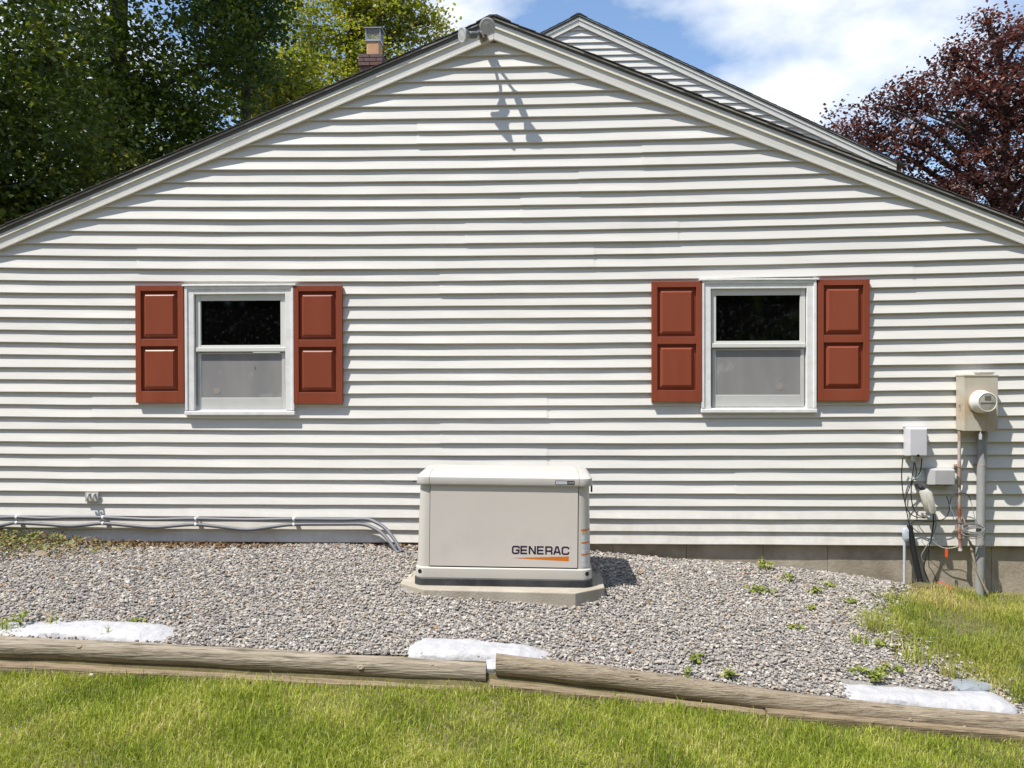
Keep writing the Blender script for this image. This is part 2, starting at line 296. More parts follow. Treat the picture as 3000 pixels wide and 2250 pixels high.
GW=[(-60,.05),(-8,.03),(-4.29,.01),(-3.4,-.03),(-1.98,-.04),(-.93,-.045),(.66,-.082),(1.41,-.135),(1.78,-.157),(2.51,-.243),(3.0,-.308),(3.7,-.373),(4.1,-.385),(6,-.5),(10,-.6),(60,-.8)]
GL=[(-60,-.1),(-8,-.1),(-2.9,-.19),(-1.7,-.235),(-.06,-.295),(1.05,-.385),(2,-.5),(2.94,-.575),(6,-.75),(10,-.85),(60,-.9)]
LW=[(-60,-.25),(-8,-.25),(-2.8,-.36),(-1.45,-.38),(0,-.43),(1.03,-.50),(1.95,-.6),(2.86,-.665),(6,-.8),(10,-.9),(60,-1.0)]
def lerp_table(T, x):
    if x <= T[0][0]: return T[0][1]
    for (a, za), (b, zb) in zip(T, T[1:]):
        if x <= b: return za + (zb-za)*(x-a)/(b-a)
    return T[-1][1]
def ground_z(x, y):
    if y > 0: return lerp_table(GW, x)
    if y > -2.05:
        t = (-y/2.05)**1.7
        return lerp_table(GW, x)*(1-t) + lerp_table(GL, x)*t
    if y > -2.12:
        t = (-2.05-y)/.07
        return lerp_table(GL, x)*(1-t) + lerp_table(LW, x)*t
    return lerp_table(LW, x)


# ------------------------------------------------------------------ ground
def make_ground():
    xs = sorted(set([-400, -120, -60, -30, -16, -10, -7] + [round(-6+.12*i, 3) for i in range(101)] + [7, 10, 16, 30, 60, 120, 400]))
    ys = sorted(set([-300, -80, -30, -14, -9, -6] + [round(-5+.12*i, 3) for i in range(24)] + [-2.12, -2.05] + [round(-1.95+.13*i, 3) for i in range(15)] + [0.0, .5, 2, 6, 12, 25, 60, 150, 600]))
    v = []; f = []; nx = len(xs)
    for y in ys:
        for x in xs:
            v.append((x, y, ground_z(x, y) + (.006*math.sin(x*3.1+y*2)+.005*math.sin(y*5.3-x*1.7) if -5 < y < -.05 else 0)))
    for j in range(len(ys)-1):
        for i in range(nx-1): f.append((j*nx+i, j*nx+i+1, (j+1)*nx+i+1, (j+1)*nx+i))
    mb = MB(); mb.v = v; mb.f = f
    o = mb.build('ground', M['soil'], smooth=True); o['kind'] = 'structure'
    # a skin of stone dust under the loose gravel
    v = []; f = []; gx = [(-5.2+.15*i) for i in range(58)]; gy = [-.02-.1*i for i in range(21)]
    for y in gy:
        for x in gx: v.append((x, y, ground_z(x, y)+(.006 if x < .1+np.interp(-y, [0, .25, .6, 1.0, 1.4, 1.75, 2.05], [2.95, 2.72, 2.55, 2.35, 2.45, 2.75, 3.2]) else -.05)+(.006*math.sin(x*3.1+y*2)+.005*math.sin(y*5.3-x*1.7))))
    for j in range(len(gy)-1):
        for i in range(len(gx)-1): f.append((j*len(gx)+i, j*len(gx)+i+1, (j+1)*len(gx)+i+1, (j+1)*len(gx)+i))
    mb = MB(); mb.v = v; mb.f = f
    o = mb.build('gravel_bed', M['gravelbase'], smooth=True); o['kind'] = 'structure'; o['label'] = 'grey stone dust bed under the loose gravel by the wall'
make_ground()

# ------------------------------------------------------------------ the house wing with the gable
PITCH = .1016; AX = -.14; ZB = 4.062; SL = .404; WX0, WX1 = -4.75, 4.47
house = thing('house', 'white vinyl sided gable end wall with two shuttered windows and low pitched roof', 'house', (AX, 0, -.3))
def sag(x, k): return (k/24)*(-.010+.031*((x+.35)/3.4)**2)-.006
WIN = [(-2.226, 1.037), (1.968, 1.054)]
JOINTS = {5: [(-3.455, 0.000, 1.180), (0.286, 0.000, 1.172)], 3: [(-3.472, 0.000, 0.742), (0.285, 0.000, 0.686)], 4: [(-0.568, 0.000, 0.940)], 11: [(-3.073, -0.000, 2.389), (0.665, 0.000, 2.371)], 16: [(-0.747, -0.000, 3.393)],
          15: [(1.065, 0.000, 3.189)], 14: [(0.559, 0.000, 2.976)], 10: [(3.190, 0.000, 2.187), (-0.567, 0.000, 2.174)], 12: [(-0.358, 0.000, 2.574), (1.337, 0.000, 2.584)], 13: [(0.091, 0.000, 2.776)], 7: [(2.049, 0.000, 1.405)], 2: [(1.806, 0.000, 0.475)], 8: [(-2.471, 0.000, 1.642)], 9: [(-2.072, -0.000, 1.920)]}
def course_strip(mb, k, xa, xb, z0, proj, ph, dy=0, sagf=sag, xlim=None, y0=.0135, wav=1.0):
    """one lap of a siding panel between xa and xb (butt at z0)"""
    prof = [(PITCH+.007, -.0015), (.05, -proj*.56), (.005, -proj), (.0, -proj+.0018), (.0015, -.001)]
    n = max(2, int((xb-xa)/.13)); base = len(mb.v); cols = 0
    for i in range(n+1):
        t = i/n
        for (dz, yy) in prof:
            z = z0+dz; lo, hi = xa, xb
            if xlim:
                l2, h2 = xlim(z); lo, hi = max(lo, l2), min(hi, h2)
                if hi < lo: lo = hi = (lo+hi)/2
            x = lo+(hi-lo)*t
            wv = wav*(.0010*math.sin(x*2.3+ph)+.0007*math.sin(x*5.1+ph*1.7)+.0005*math.sin(x*11+ph*2.9)) if dz < .02 else 0
            wz = wav*(.0012*math.sin(x*1.9+ph*1.3)+.0006*math.sin(x*6.3+ph*.7))
            mb.v.append((x, y0+yy-wv+dy, z+sagf(x, k)+wz))
        cols += 1
    m = len(prof)
    for i in range(n):
        for q in range(m-1): mb.f.append((base+i*m+q, base+(i+1)*m+q, base+(i+1)*m+q+1, base+i*m+q+1))
def rake_lim(z):
    h = (ZB+.075-z)/SL
    return max(WX0, AX-h), min(WX1, AX+h)
for row in range(20):
    js = sorted(p[0] for p in JOINTS.get(row, []))
    z0 = 2*row*PITCH; l, h = rake_lim(z0)
    if h-l < .1: continue
    edges = [WX0]+js+[WX1]
    for pi in range(len(edges)-1):
        xa, xb = edges[pi]-(.02 if pi else 0), edges[pi+1]; mb = MB(); dy = -.0028 if pi % 2 else 0
        for c in (0, 1):
            k = 2*row+c; zc = k*PITCH; ph = rnd.uniform(0, 6.28); proj = .0275 if c == 0 else .0245
            if rake_lim(zc)[1]-rake_lim(zc)[0] < .06: continue
            iv = [(xa, xb)]
            for cx, zs in WIN:
                if zc+PITCH > zs+.10 and zc < zs+.985:
                    iv2 = []
                    for a, b in iv:
                        if cx+.44 <= a or cx-.44 >= b: iv2.append((a, b)); continue
                        if a < cx-.44: iv2.append((a, cx-.44))
                        if b > cx+.44: iv2.append((cx+.44, b))
                    iv = iv2
            for a, b in iv:
                l, h = rake_lim(zc)
                if min(b, h)-max(a, l) > .02: course_strip(mb, k, a, b, zc, proj, ph, dy, xlim=rake_lim)
        if mb.f: mb.build('siding_panel', M['siding'], house)
# the wall behind the siding, with the window openings left free
mb = MB()
def wall_piece(x0, x1, z0, z1): mb.box(x0, x1, .0195, .12, z0, z1)
for a, b in ((WX0+.01, WIN[0][0]-.40), (WIN[0][0]+.40, WIN[1][0]-.40), (WIN[1][0]+.40, WX1-.01)): wall_piece(a, b, .02, 2.36)
for cx, zs in WIN: wall_piece(cx-.398, cx+.398, .02, zs+.06); wall_piece(cx-.398, cx+.398, zs+1.02, 2.36)
hz = 2.362; mb.prism([(WX0+.01, hz), (WX1-.01, hz), (AX, ZB+.10)], .020, .118)
mb.build('wall', M['deck'], house)
mb = MB(); mb.box(WX0, WX0+.02, .13, 6.9, -.3, 2.3); mb.build('side_wall', M['siding'], house)
mb = MB(); mb.box(WX1-.02, WX1, .13, 6.9, -.3, 2.3); mb.build('side_wall', M['siding'], house)
# foundation panels
seams = [WX0, -3.0, -1.2, (0.812, 0.030, -0.142)[0], (1.406, 0.030, -0.138)[0], (2.019, 0.030, -0.134)[0], (2.531, 0.030, -0.185)[0], (3.817, 0.030, -0.176)[0], WX1]
for i in range(len(seams)-1):
    a, b = seams[i], seams[i+1]; mb = MB(); mb.box(a+.0012, b-.0012, 0.030+.0012*(i % 2), .2, -.95, .012); mb.build('foundation_panel', M['concrete'], house, bevel=.003)
# windows and shutters
def frame_boxes(mb, x0, x1, z0, z1, wl, wr, wt, wb, y0, y1):
    mb.box(x0, x0+wl, y0, y1, z0, z1); mb.box(x1-wr, x1, y0, y1, z0, z1)
    mb.box(x0+wl, x1-wr, y0+.0004, y1, z1-wt, z1); mb.box(x0+wl, x1-wr, y0+.0004, y1, z0, z0+wb)
def make_window(cx, zs, lab):
    mb = MB()
    mb.box(cx-.450, cx-.378, -.045, .1, zs+.036, zs+1.05); mb.box(cx+.378, cx+.450, -.045, .1, zs+.036, zs+1.05)
    mb.box(cx-.378, cx+.378, -.0445, .1, zs+.988, zs+1.05)
    mb.box(cx-.452, cx-.430, -.054, -.03, zs+.036, zs+1.052); mb.box(cx+.430, cx+.452, -.054, -.03, zs+.036, zs+1.052); mb.box(cx-.430, cx+.430, -.0535, -.03, zs+1.030, zs+1.052)
    win = mb.build('window', M['paint'], house, bevel=.003, label=lab)
    mb = MB(); mb.box(cx-.470, cx+.470, -.062, 0, zs+1.0525, zs+1.068); mb.build('head_cap', M['paint'], win, bevel=.003)
    mb = MB(); mb.raw([(cx-.456, -.058, zs), (cx+.456, -.058, zs), (cx+.456, .05, zs), (cx-.456, .05, zs), (cx-.456, -.058, zs+.030), (cx+.456, -.058, zs+.030), (cx+.456, .05, zs+.046), (cx-.456, .05, zs+.046)],
                      [(0, 3, 2, 1), (4, 5, 6, 7), (0, 1, 5, 4), (1, 2, 6, 5), (2, 3, 7, 6), (3, 0, 4, 7)]); mb.build('sill', M['paint'], win, bevel=.004)
    for sx_ in (-1, 1): MB().box(min(cx+sx_*.350, cx+sx_*.3775), max(cx+sx_*.350, cx+sx_*.3775), -.002, .09, zs+.047, zs+.987).build('track', M['track'], win)
    mb = MB(); frame_boxes(mb, cx-.372, cx+.372, zs+.516, zs+.987, .040, .040, .050, .056, -.022, .03)
    mb.box(cx-.372, cx+.372, -.034, -.0225, zs+.520, zs+.552); sash = mb.build('upper_sash', M['frame_vinyl'], win, bevel=.003)
    mb = MB(); mb.box(cx-.334, cx+.334, -.004, .002, zs+.570, zs+.939); mb.build('upper_pane', M['pane'], win)
    mb = MB(); frame_boxes(mb, cx-.360, cx+.366, zs+.047, zs+.512, .028, .028, .012, .094, -.012, .03); mb.build('lower_sash', M['lower_vinyl'], win, bevel=.003)
    mb = MB(); mb.box(cx-.333, cx+.339, -.007, -.003, zs+.140, zs+.501); sc = mb.build('insect_screen', M['screen'], win)
    win.location.y += .010
    return win, sc
w1, s1 = make_window(*WIN[0], 'double hung window with torn grey screen')
w2, s2 = make_window(*WIN[1], 'double hung window beside the electric meter')
mb = MB(); mb.raw([(-2.118, -.009, 1.44), (-2.110, -.009, 1.43), (-2.102, -.009, 1.405), (-2.109, -.009, 1.412)], [(0, 1, 2, 3)]); mb.build('screen_tear', M['black'], w1)
mb = MB(); mb.raw([(-2.10, -.009, 1.444), (-2.062, -.009, 1.446), (-2.062, -.009, 1.4435), (-2.10, -.009, 1.441)], [(0, 1, 2, 3)]); mb.build('screen_tear', M['track'], w1)
def disc(cx, cz, y, r, n=20): return MB().flat([(cx+r*math.cos(2*math.pi*i/n), cz+r*math.sin(2*math.pi*i/n)) for i in range(n)], y)
M['sticker'] = mat('faded_sticker', (.30, .27, .24), rough=.6)
disc(-2.43, 1.235, -.0085, .027).build('sticker', M['sticker'], w1)
disc(2.140, 1.262, -.0085, .029).build('sticker', M['sticker'], w2)
def make_shutter(x0, z0, tilt=0):
    W_, H_ = .404, .962; x1, z1 = x0+W_, z0+H_
    ya, yb = -.056, -.031
    cells = [(x0+.046, x1-.050, z0+.522, z1-.047), (x0+.046, x1-.050, z0+.094, z0+.462)]
    mb = MB()
    mb.box(x0, cells[0][0], ya, -.018, z0, z1); mb.box(cells[0][1], x1, ya, -.018, z0, z1)
    for a, b in ((cells[0][3], z1), (cells[1][3], cells[0][2]), (z0, cells[1][2])): mb.box(cells[0][0], cells[0][1], ya+.0003, -.018, a, b)
    mb.box(cells[0][0], cells[0][1], yb, -.0185, cells[1][2], cells[0][3])
    sh = mb.build('shutter', M['shutter'], house, bevel=.0025); sh.location.y += .012
    for (a, b, c, d) in cells:
        g, q = .014, .026; a, b, c, d = a+g, b-g, c+g, d-g
        l0 = [(a, yb-.0002, c), (b, yb-.0002, c), (b, yb-.0002, d), (a, yb-.0002, d)]; l1 = [(a+q, ya+.003, c+q), (b-q, ya+.003, c+q), (b-q, ya+.003, d-q), (a+q, ya+.003, d-q)]
        l2 = [(a+q, ya, c+q), (b-q, ya, c+q), (b-q, ya, d-q), (a+q, ya, d-q)]
        m2 = MB(); m2.loft([l0, l1, l2]); m2.build('raised_panel', M['shutter'], sh, bevel=.0012)
make_shutter(-3.089, 1.139); make_shutter(-1.781, 1.128); make_shutter(1.119, 1.141); make_shutter(2.430, 1.148)

# rake trim and roof: boards along both slopes of a gable whose wall face is at yw
def rake(parent, ax, zb, sl, lenL, lenR, yw, roofback, hb=.150, fine=True):
    def band(side, z0, z1, y0, y1, ln, name, m, bev=0):
        xa = ax+side*.0008; xe = ax+side*ln; poly = [(xa, zb+z0), (xe, zb+z0-sl*ln), (xe, zb+z1-sl*ln), (xa, zb+z1)]
        if side < 0: poly = poly[::-1]
        mb_ = MB(); mb_.prism(poly, y0, y1); return mb_.build(name, m, parent, bevel=bev)
    for side, ln in ((-1, lenL), (1, lenR)):
        band(side, .0, hb, yw-.030, yw+.012, ln, 'rake_board', M['trim'], .002)
        band(side, -.004, .013, yw-.035, yw-.0305, ln, 'rake_bead', M['trim'], .0015)
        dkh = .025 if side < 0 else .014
        band(side, hb-.064, hb-.0525, yw-.043, yw-.0305, ln, 'rake_strip', M['bounce_lit_cream'], .002)
        band(side, hb-.052, hb-.002-dkh, yw-.040, yw-.0308, ln, 'upper_rake_board', M['trim'], .002)
        band(side, hb-.0015-dkh, hb-.001, yw-.046, yw-.0310, ln, 'rake_shade_band', M['rake_shade'])  # dark strip painted for the shade under the roof edge, taller on the left
        band(side, hb-.0005, hb+.013, yw-.058, yw-.0545, ln, 'edge_flashing', M['flashing'])
        dk = band(side, hb+.0005, hb+.018, yw-.055, yw+roofback, ln+.12, 'roof_slope', M['deck'])
        # shingle rows, thin slabs lapping down the slope
        cs = 1/math.sqrt(1+sl*sl); ex = .142; nrow = int((ln+.12)/cs/ex)+1; r2 = random.Random(3+side)
        for i in range(nrow):
            t0 = (ln+.13)/cs-(i+1)*ex; t1 = t0+ex+.02
            if t1 < .02: break
            t0 = max(t0, .0)
            xa, xb = ax+side*t0*cs, ax+side*t1*cs
            top = zb+hb+.019
            za, zc = top-sl*abs(xa-ax), top-sl*abs(xb-ax)
            poly = [(xa, za+.001), (xb, zc+.007), (xb, zc+.0125), (xa, za+.0065)]
            if side < 0: poly = poly[::-1]
            m_ = MB(); m_.prism(poly, yw-.0645+r2.uniform(-.003, .003), yw+roofback); m_.build('shingle_row', M['shingle'], dk)
    for i in range(8 if fine else 4):
        y0 = yw-.066+i*.15; r_c = .14; top = zb+hb+.030+.004*(i % 2)
        m_ = MB(); m_.prism([(ax-r_c, top-sl*r_c), (ax, top-.004), (ax+r_c, top-sl*r_c), (ax+r_c, top-sl*r_c+.006), (ax+.03, top+.004), (ax-.03, top+.004), (ax-r_c, top-sl*r_c+.006)], y0, y0+.16)
        m_.build('ridge_cap', M['shingle'], parent)
    m_ = MB(); y0 = yw-.066+(8 if fine else 4)*.15; top = zb+hb+.030
    m_.prism([(ax-.14, top-sl*.14), (ax, top-.004), (ax+.14, top-sl*.14), (ax+.14, top-sl*.14+.006), (ax, top+.008), (ax-.14, top-sl*.14+.006)], y0, yw+roofback); m_.build('ridge_cap', M['shingle'], parent)
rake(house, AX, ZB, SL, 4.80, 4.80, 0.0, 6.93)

# ------------------------------------------------------------------ taller house behind
HX, HZ, HS = .80, 7.045, .482
rear = thing('house', 'taller white sided house gable rising behind the low front roof', 'house', (HX, 7.05, -.3))
RX0, RX1 = -4.05, 5.65
def rear_lim(z):
    h = (HZ+.07-z)/HS
    return max(RX0, HX-h), min(RX1, HX+h)
for row in range(23):
    mb = MB()
    for c in (0, 1):
        k = 2*row+c; zc = 2.5+k*PITCH; l, h = rear_lim(zc)
        if h-l > .08: course_strip(mb, k, RX0, RX1, zc, 0.0265 if c == 0 else .024, rnd.uniform(0, 6), sagf=lambda x, kk: 0, xlim=rear_lim, y0=7.065)
    if mb.f: mb.build('siding_panel', M['siding'], rear)
mb = MB(); mb.box(RX0+.01, RX1-.01, 7.071, 7.2, -.9, 4.55); mb.prism([(RX0+.01, 4.5505), (RX1-.01, 4.5505), (HX, HZ+.09)], 7.0715, 7.2); mb.build('wall', M['siding'], rear)
mb = MB(); mb.box(RX0, RX0+.02, 7.21, 15, -.9, 4.5); mb.box(RX1-.02, RX1, 7.21, 15, -.9, 4.5); mb.box(RX0+.02, RX1-.02, 14.9, 15, -.9, 4.5); mb.build('rear_wall', M['siding'], rear)
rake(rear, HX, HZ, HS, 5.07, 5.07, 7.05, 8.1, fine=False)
# chimney through the rear roof
CHX, CHY = -2.915, 8.72
ch = MB().box(CHX-.185, CHX+.185, CHY-.185, CHY+.185, 5.0, 7.205).build('chimney', M['mortar'], rear, label='brick chimney with clay flue and mesh cap')
r3 = random.Random(2)
for c in range(24):
    z = 7.21-.072*(c+1); e = .225 if c < 3 else .203; Lb = 2*e
    for side in range(4):
        nb = 2; off = .5 if c % 2 else 0; xs_ = [-e]
        cuts = [-e, -e+Lb*.47, e] if c % 2 == 0 else [-e, -e+Lb*.24, -e+Lb*.74, e]
        for a, b in zip(cuts, cuts[1:]):
            if side in (1, 3) : a, b = max(a, -e+.088), min(b, e-.088)
            if b-a < .03: continue
            x0, x1 = a+.005, b-.005; q = .085
            B = {0: (x0, x1, -e, -e+q), 2: (x0, x1, e-q, e), 1: (-e, -e+q, x0, x1), 3: (e-q, e, x0, x1)}[side]
            MB().box(CHX+B[0], CHX+B[1], CHY+B[2], CHY+B[3], z+.005, z+.067).build('brick', M['brick'] if r3.random() < .55 else M['brick2'], ch, bevel=.004)
mb = MB(); mb.loft([rrect(.122, .122, .03, 7.19, cx=CHX+.03, cy=CHY), rrect(.122, .122, .03, 7.50, cx=CHX+.03, cy=CHY)]); mb.build('flue', M['flue'], ch, smooth=True)
mb = MB(); cx, cy, h_ = CHX+.03, CHY, .130
for sx in (-1, 1):
    for sy in (-1, 1): mb.box(cx+sx*h_-.008, cx+sx*h_+.008, cy+sy*h_-.008, cy+sy*h_+.008, 7.475, 7.70)
for a in range(1, 7):
    z = 7.515+a*.026
    for s_ in (-1, 1): mb.box(cx-h_, cx+h_, cy+s_*h_-.0025, cy+s_*h_+.0025, z, z+.004); mb.box(cx+s_*h_-.0025, cx+s_*h_+.0025, cy-h_, cy+h_, z+.0005, z+.0045)
for a in range(-4, 5):
    for s_ in (-1, 1): mb.box(cx+a*.028-.002, cx+a*.028+.002, cy+s_*h_-.0035, cy+s_*h_+.0035, 7.50, 7.70); mb.box(cx+s_*h_-.0035, cx+s_*h_+.0035, cy+a*.028-.002, cy+a*.028+.002, 7.50, 7.70)
for s_ in (-1, 1): mb.box(cx-h_-.005, cx+h_+.005, cy+s_*h_-.006, cy+s_*h_+.006, 7.470, 7.512); mb.box(cx+s_*h_-.006, cx+s_*h_+.006, cy-h_-.004, cy+h_+.004, 7.4705, 7.5115)
mb.build('mesh_screen', M['chimcap'], ch)
mb = MB(); mb.raw([(cx-.165, cy-.165, 7.70), (cx+.165, cy-.165, 7.70), (cx+.165, cy+.165, 7.70), (cx-.165, cy+.165, 7.70), (cx-.165, cy-.165, 7.715), (cx+.165, cy-.165, 7.715), (cx+.165, cy+.165, 7.715), (cx-.165, cy+.165, 7.715), (cx, cy, 7.745)],
                  [(0, 3, 2, 1), (0, 1, 5, 4), (1, 2, 6, 5), (2, 3, 7, 6), (3, 0, 4, 7), (4, 5, 8), (5, 6, 8), (6, 7, 8), (7, 4, 8)]); mb.build('cap', M['chimcap'], ch)

# ------------------------------------------------------------------ twin floodlight under the peak
fl = thing('floodlight', 'twin bulb floodlight on the rake board just below the roof peak', 'floodlight', (-0.228, -0.050, 4.081))
bx = (-0.224, -0.062, 4.074)
mb = MB(); mb.box(bx[0]-.030, bx[0]+.030, -.085, -.031, bx[2]-.026, bx[2]+.026); mb.build('junction_box', M['rustbox'], fl, bevel=.004)
def lamp(cpt, axis, knuckle):
    a = Vector(axis).normalized(); lens = Vector(cpt); back = lens-a*.120
    mb = MB(); mb.tube(spline([knuckle, (Vector(knuckle)*.5+back*.5)+Vector((0, -.008, .008)), back], 5), .012, 8); mb.lathe([(.010, -.01), (.026, 0), (.028, .01), (.028, .055), (.024, .06)], back, a, 20)
    hd = mb.build('lamp_holder', M['lamp_holder'], fl, smooth=True)
    mb = MB(); mb.lathe([(.018, .050), (.024, .06), (.045, .095), (.0595, .112), (.0605, .120), (.058, .1225)], back, a, 28); bl = mb.build('bulb', M['lamp_back'], fl, smooth=True)
    mb = MB(); mb.lathe([(.0605, .1215), (.0615, .124), (.060, .129), (.052, .1315), (.050, .1305), (.03, .134), (.0, .135)], back, a, 28); mb.build('lens', M['lamp_glass'], bl, smooth=True)
lamp((-0.173, -0.285, 4.063), (.02, -.93, -.33), (bx[0]+.01, -.08, bx[2]+.02))
lamp((-0.369, -0.235, 4.016), (-.80, -.55, -.22), (bx[0]-.02, -.08, bx[2]+.012))

# ------------------------------------------------------------------ standby generator on its slab
SZ = -.088
mb = MB()
oct_ = [(-.545, -1.225), (.470, -1.235), (.675, -1.06), (.675, -.46), (.47, -.28), (-.53, -.28), (-.735, -.45), (-.735, -1.05)]
tl = lambda x: -.013*(x+.03)
mb.loft([[(x, y, SZ-.12) for x, y in oct_], [(x, y, SZ+tl(x)) for x, y in oct_]])
mb.one('equipment_pad', M['slab'], 'octagonal tan concrete pad under the standby generator', 'concrete pad', bevel=.006)
gen = thing('standby_generator', 'beige standby generator with orange wedge logo on a concrete pad', 'generator', (-.025, -.770, SZ+.001))
gen.rotation_euler = (0, R(.75), R(1.0))
GX, GY = .600, .318
mb = MB(); mb.loft([rrect(GX+.014, GY+.012, .07, .0), rrect(GX+.014, GY+.012, .07, .045), rrect(GX+.008, GY+.006, .07, .052)]); mb.build('base', M['gen_base'], gen, smooth=True, local=True)
mb = MB(); mb.loft([rrect(GX+.009, GY+.007, .07, .0525), rrect(GX+.010, GY+.008, .07, .060), rrect(GX+.007, GY+.005, .07, .116), rrect(GX+.0, GY-.002, .07, .124)])
sk = mb.build('skirt', M['gen'], gen, smooth=True, local=True)
for sx_ in (-1, 1):
    MB().lathe([(.015, -.004), (.015, .0015), (.010, .002)], (sx_*(GX+.008-.07+.07*.50), -(GY+.006)+.07-.07*.866, .092), (sx_*.5, -.866, 0), 16).build('vent_hole', M['black'], sk, local=True)
mb = MB(); mb.loft([rrect(GX-.002, GY-.004, .07, .1245), rrect(GX-.008, GY-.010, .07, .40), rrect(GX-.016, GY-.018, .07, .706)]); mb.build('cabinet', M['gen'], gen, smooth=True, local=True)
# front panel, bounded by dark shadow gaps
def yf(z): return -GY+.004+.012*(z-.1245)/.515
mb = MB(); PX = .506
mb.loft([[(-PX, yf(.132)+.004, .132), (PX, yf(.132)+.004, .132), (PX, yf(.132)-.006, .132), (-PX, yf(.132)-.006, .132)], [(-PX, yf(0.702)+.004, 0.702), (PX, yf(0.702)+.004, 0.702), (PX, yf(0.702)-.006, 0.702), (-PX, yf(0.702)-.006, 0.702)]])
fp = mb.build('front_panel', M['gen_panel'], gen, local=True, bevel=.002)
mb = MB()
for x in (-PX-.0022, PX+.0022): mb.loft([[(x-.0018, yf(.13)-.0008, .13), (x+.0018, yf(.13)-.0008, .13), (x+.0018, yf(.13)+.003, .13), (x-.0018, yf(.13)+.003, .13)], [(x-.0018, yf(0.702)-.0008, 0.702), (x+.0018, yf(0.702)-.0008, 0.702), (x+.0018, yf(0.702)+.003, 0.702), (x-.0018, yf(0.702)+.003, 0.702)]])
mb.box(-PX, PX, yf(.128)-.0012, yf(.128)+.003, .1255, .1315); mb.build('panel_gap', M['black'], gen, local=True)
# side louvres
mb = MB()
for s_ in (-1, 1):
    for i in range(9):
        z = .17+i*.048; x = GX-.004-.012*(z-.12)/.515
        mb.box(s_*x-.006 if s_ > 0 else s_*x-.006, s_*x+.006, -.20, .20, z, z+.028)
mb.build('side_louvre', M['gen'], gen, local=True, bevel=.005)
# lid in three mouldings
def lid_loops():
    return [rrect(GX-.018, GY-.020, .07, .692, 8), rrect(GX+.004, GY+.004, .070, .689, 8), rrect(GX+.008, GY+.008, .072, .698, 8), rrect(GX+.003, GY+.003, .072, .740, 8), rrect(GX-.008, GY-.012, .075, .754, 8), rrect(GX-.030, GY-.055, .08, .766, 8), rrect(GX-.09, GY-.15, .09, .772, 8), rrect(GX-.25, GY-.24, .06, .775, 8)]
def lid_piece(xa, xb, name):
    mb_ = MB(); mb_.loft(lid_loops()); me = mb_.mesh(name, smooth=True); bm = bmesh.new(); bm.from_mesh(me)
    for x, n_ in ((xa, -1), (xb, 1)):
        if x is None: continue
        g = bm.verts[:]+bm.edges[:]+bm.faces[:]
        rr = bmesh.ops.bisect_plane(bm, geom=g, plane_co=(x, 0, 0), plane_no=(n_, 0, 0), clear_outer=True)
        ed = [e_ for e_ in rr['geom_cut'] if isinstance(e_, bmesh.types.BMEdge)]
        bmesh.ops.edgeloop_fill(bm, edges=ed)
    bm.to_mesh(me); bm.free(); me.materials.append(M['gen_lid']); o = bpy.data.objects.new(name, me); COL.objects.link(o); o.parent = gen; return o
lid_piece(-.510, .510, 'lid'); lid_piece(None, -.5125, 'lid_end_cap'); lid_piece(.5125, None, 'lid_end_cap')
mb = MB(); mb.lathe([(.004, 0), (.004, .04)], (-GX-.005, -.19, .694), (-1, 0, 0), 8); mb.box(GX-.002, GX+.008, -.24, -.20, .642, .686); mb.build('latch', M['black'], gen, local=True)
# print: letter strokes
def stroke(mb_, path, w_, ox, oz, sx, sz, y, closed=False):
    P = [Vector((ox+a*sx, oz+b*sz)) for a, b in path]; Ls = []
    for i, p in enumerate(P):
        d0 = (P[i]-P[i-1]).normalized() if i else (P[1]-P[0]).normalized(); d1 = (P[i+1]-P[i]).normalized() if i < len(P)-1 else d0
        n_ = Vector((-d0.y-d1.y, d0.x+d1.x)); n_ = n_/max(.35, n_.length); n1_ = Vector((-d0.y, d0.x)); k = w_/2/max(.5, n_.normalized().dot(n1_)); Ls.append((p+n_.normalized()*k, p-n_.normalized()*k))
    for (a, b), (c, d) in zip(Ls, Ls[1:]): mb_.flat([tuple(b), tuple(d), tuple(c), tuple(a)], y)
GL_ = {'G': [[(.97, .70), (.97, .84), (.80, .91), (.20, .91), (.06, .78), (.06, .22), (.20, .09), (.80, .09), (.94, .22), (.94, .48), (.5, .48)]],
       'E': [[(.09, 0), (.09, 1)], [(.09, .91), (.95, .91)], [(.09, .49), (.90, .49)], [(.09, .09), (.95, .09)]],
       'N': [[(.09, 0), (.09, 1)], [(.91, 0), (.91, 1)], [(.12, .98), (.88, .02)]],
       'R': [[(.09, 0), (.09, 1)], [(.09, .91), (.80, .91), (.93, .80), (.93, .55), (.80, .42), (.09, .42)], [(.78, .40), (.92, .28), (.92, 0)]],
       'A': [[(.05, .0), (.42, 1)], [(.95, .0), (.58, 1)], [(.40, .93), (.60, .93)], [(.22, .30), (.78, .30)]],
       'C': [[(.95, .68), (.95, .80), (.82, .91), (.20, .91), (.06, .78), (.06, .22), (.20, .09), (.82, .09), (.95, .20), (.95, .34)]]}
mb = MB(); lx0, lz0, lh = .060, .221, .056; adv = .0565; cw = .0475
yl_ = yf(lz0)-.0072
for i, chr_ in enumerate('GENERAC'):
    for p_ in GL_[chr_]: stroke(mb, p_, .0108, lx0+i*adv, lz0, cw, lh, yl_)
stroke(mb, [(0, 0), (1, 1)], .002, lx0+7*adv-.002, lz0+lh-.007, .005, .005, yl_)
for q in (mb,):
    q.v = [(x, yf(z)-.0068, z) for x, y, z in q.v]
lt = mb.build('lettering', M['ink'], fp, local=True)
zt = .194; mb = MB(); mb.raw([(lx0-.003, yf(zt)-.0066, zt), (lx0+7*adv-.009, yf(zt)-.0066, zt-.018), (lx0+7*adv-.009, yf(zt)-.0066, zt+.016)], [(0, 1, 2)]); mb.build('wedge_logo', M['orange'], fp, local=True)
yb_ = -GY-.0095
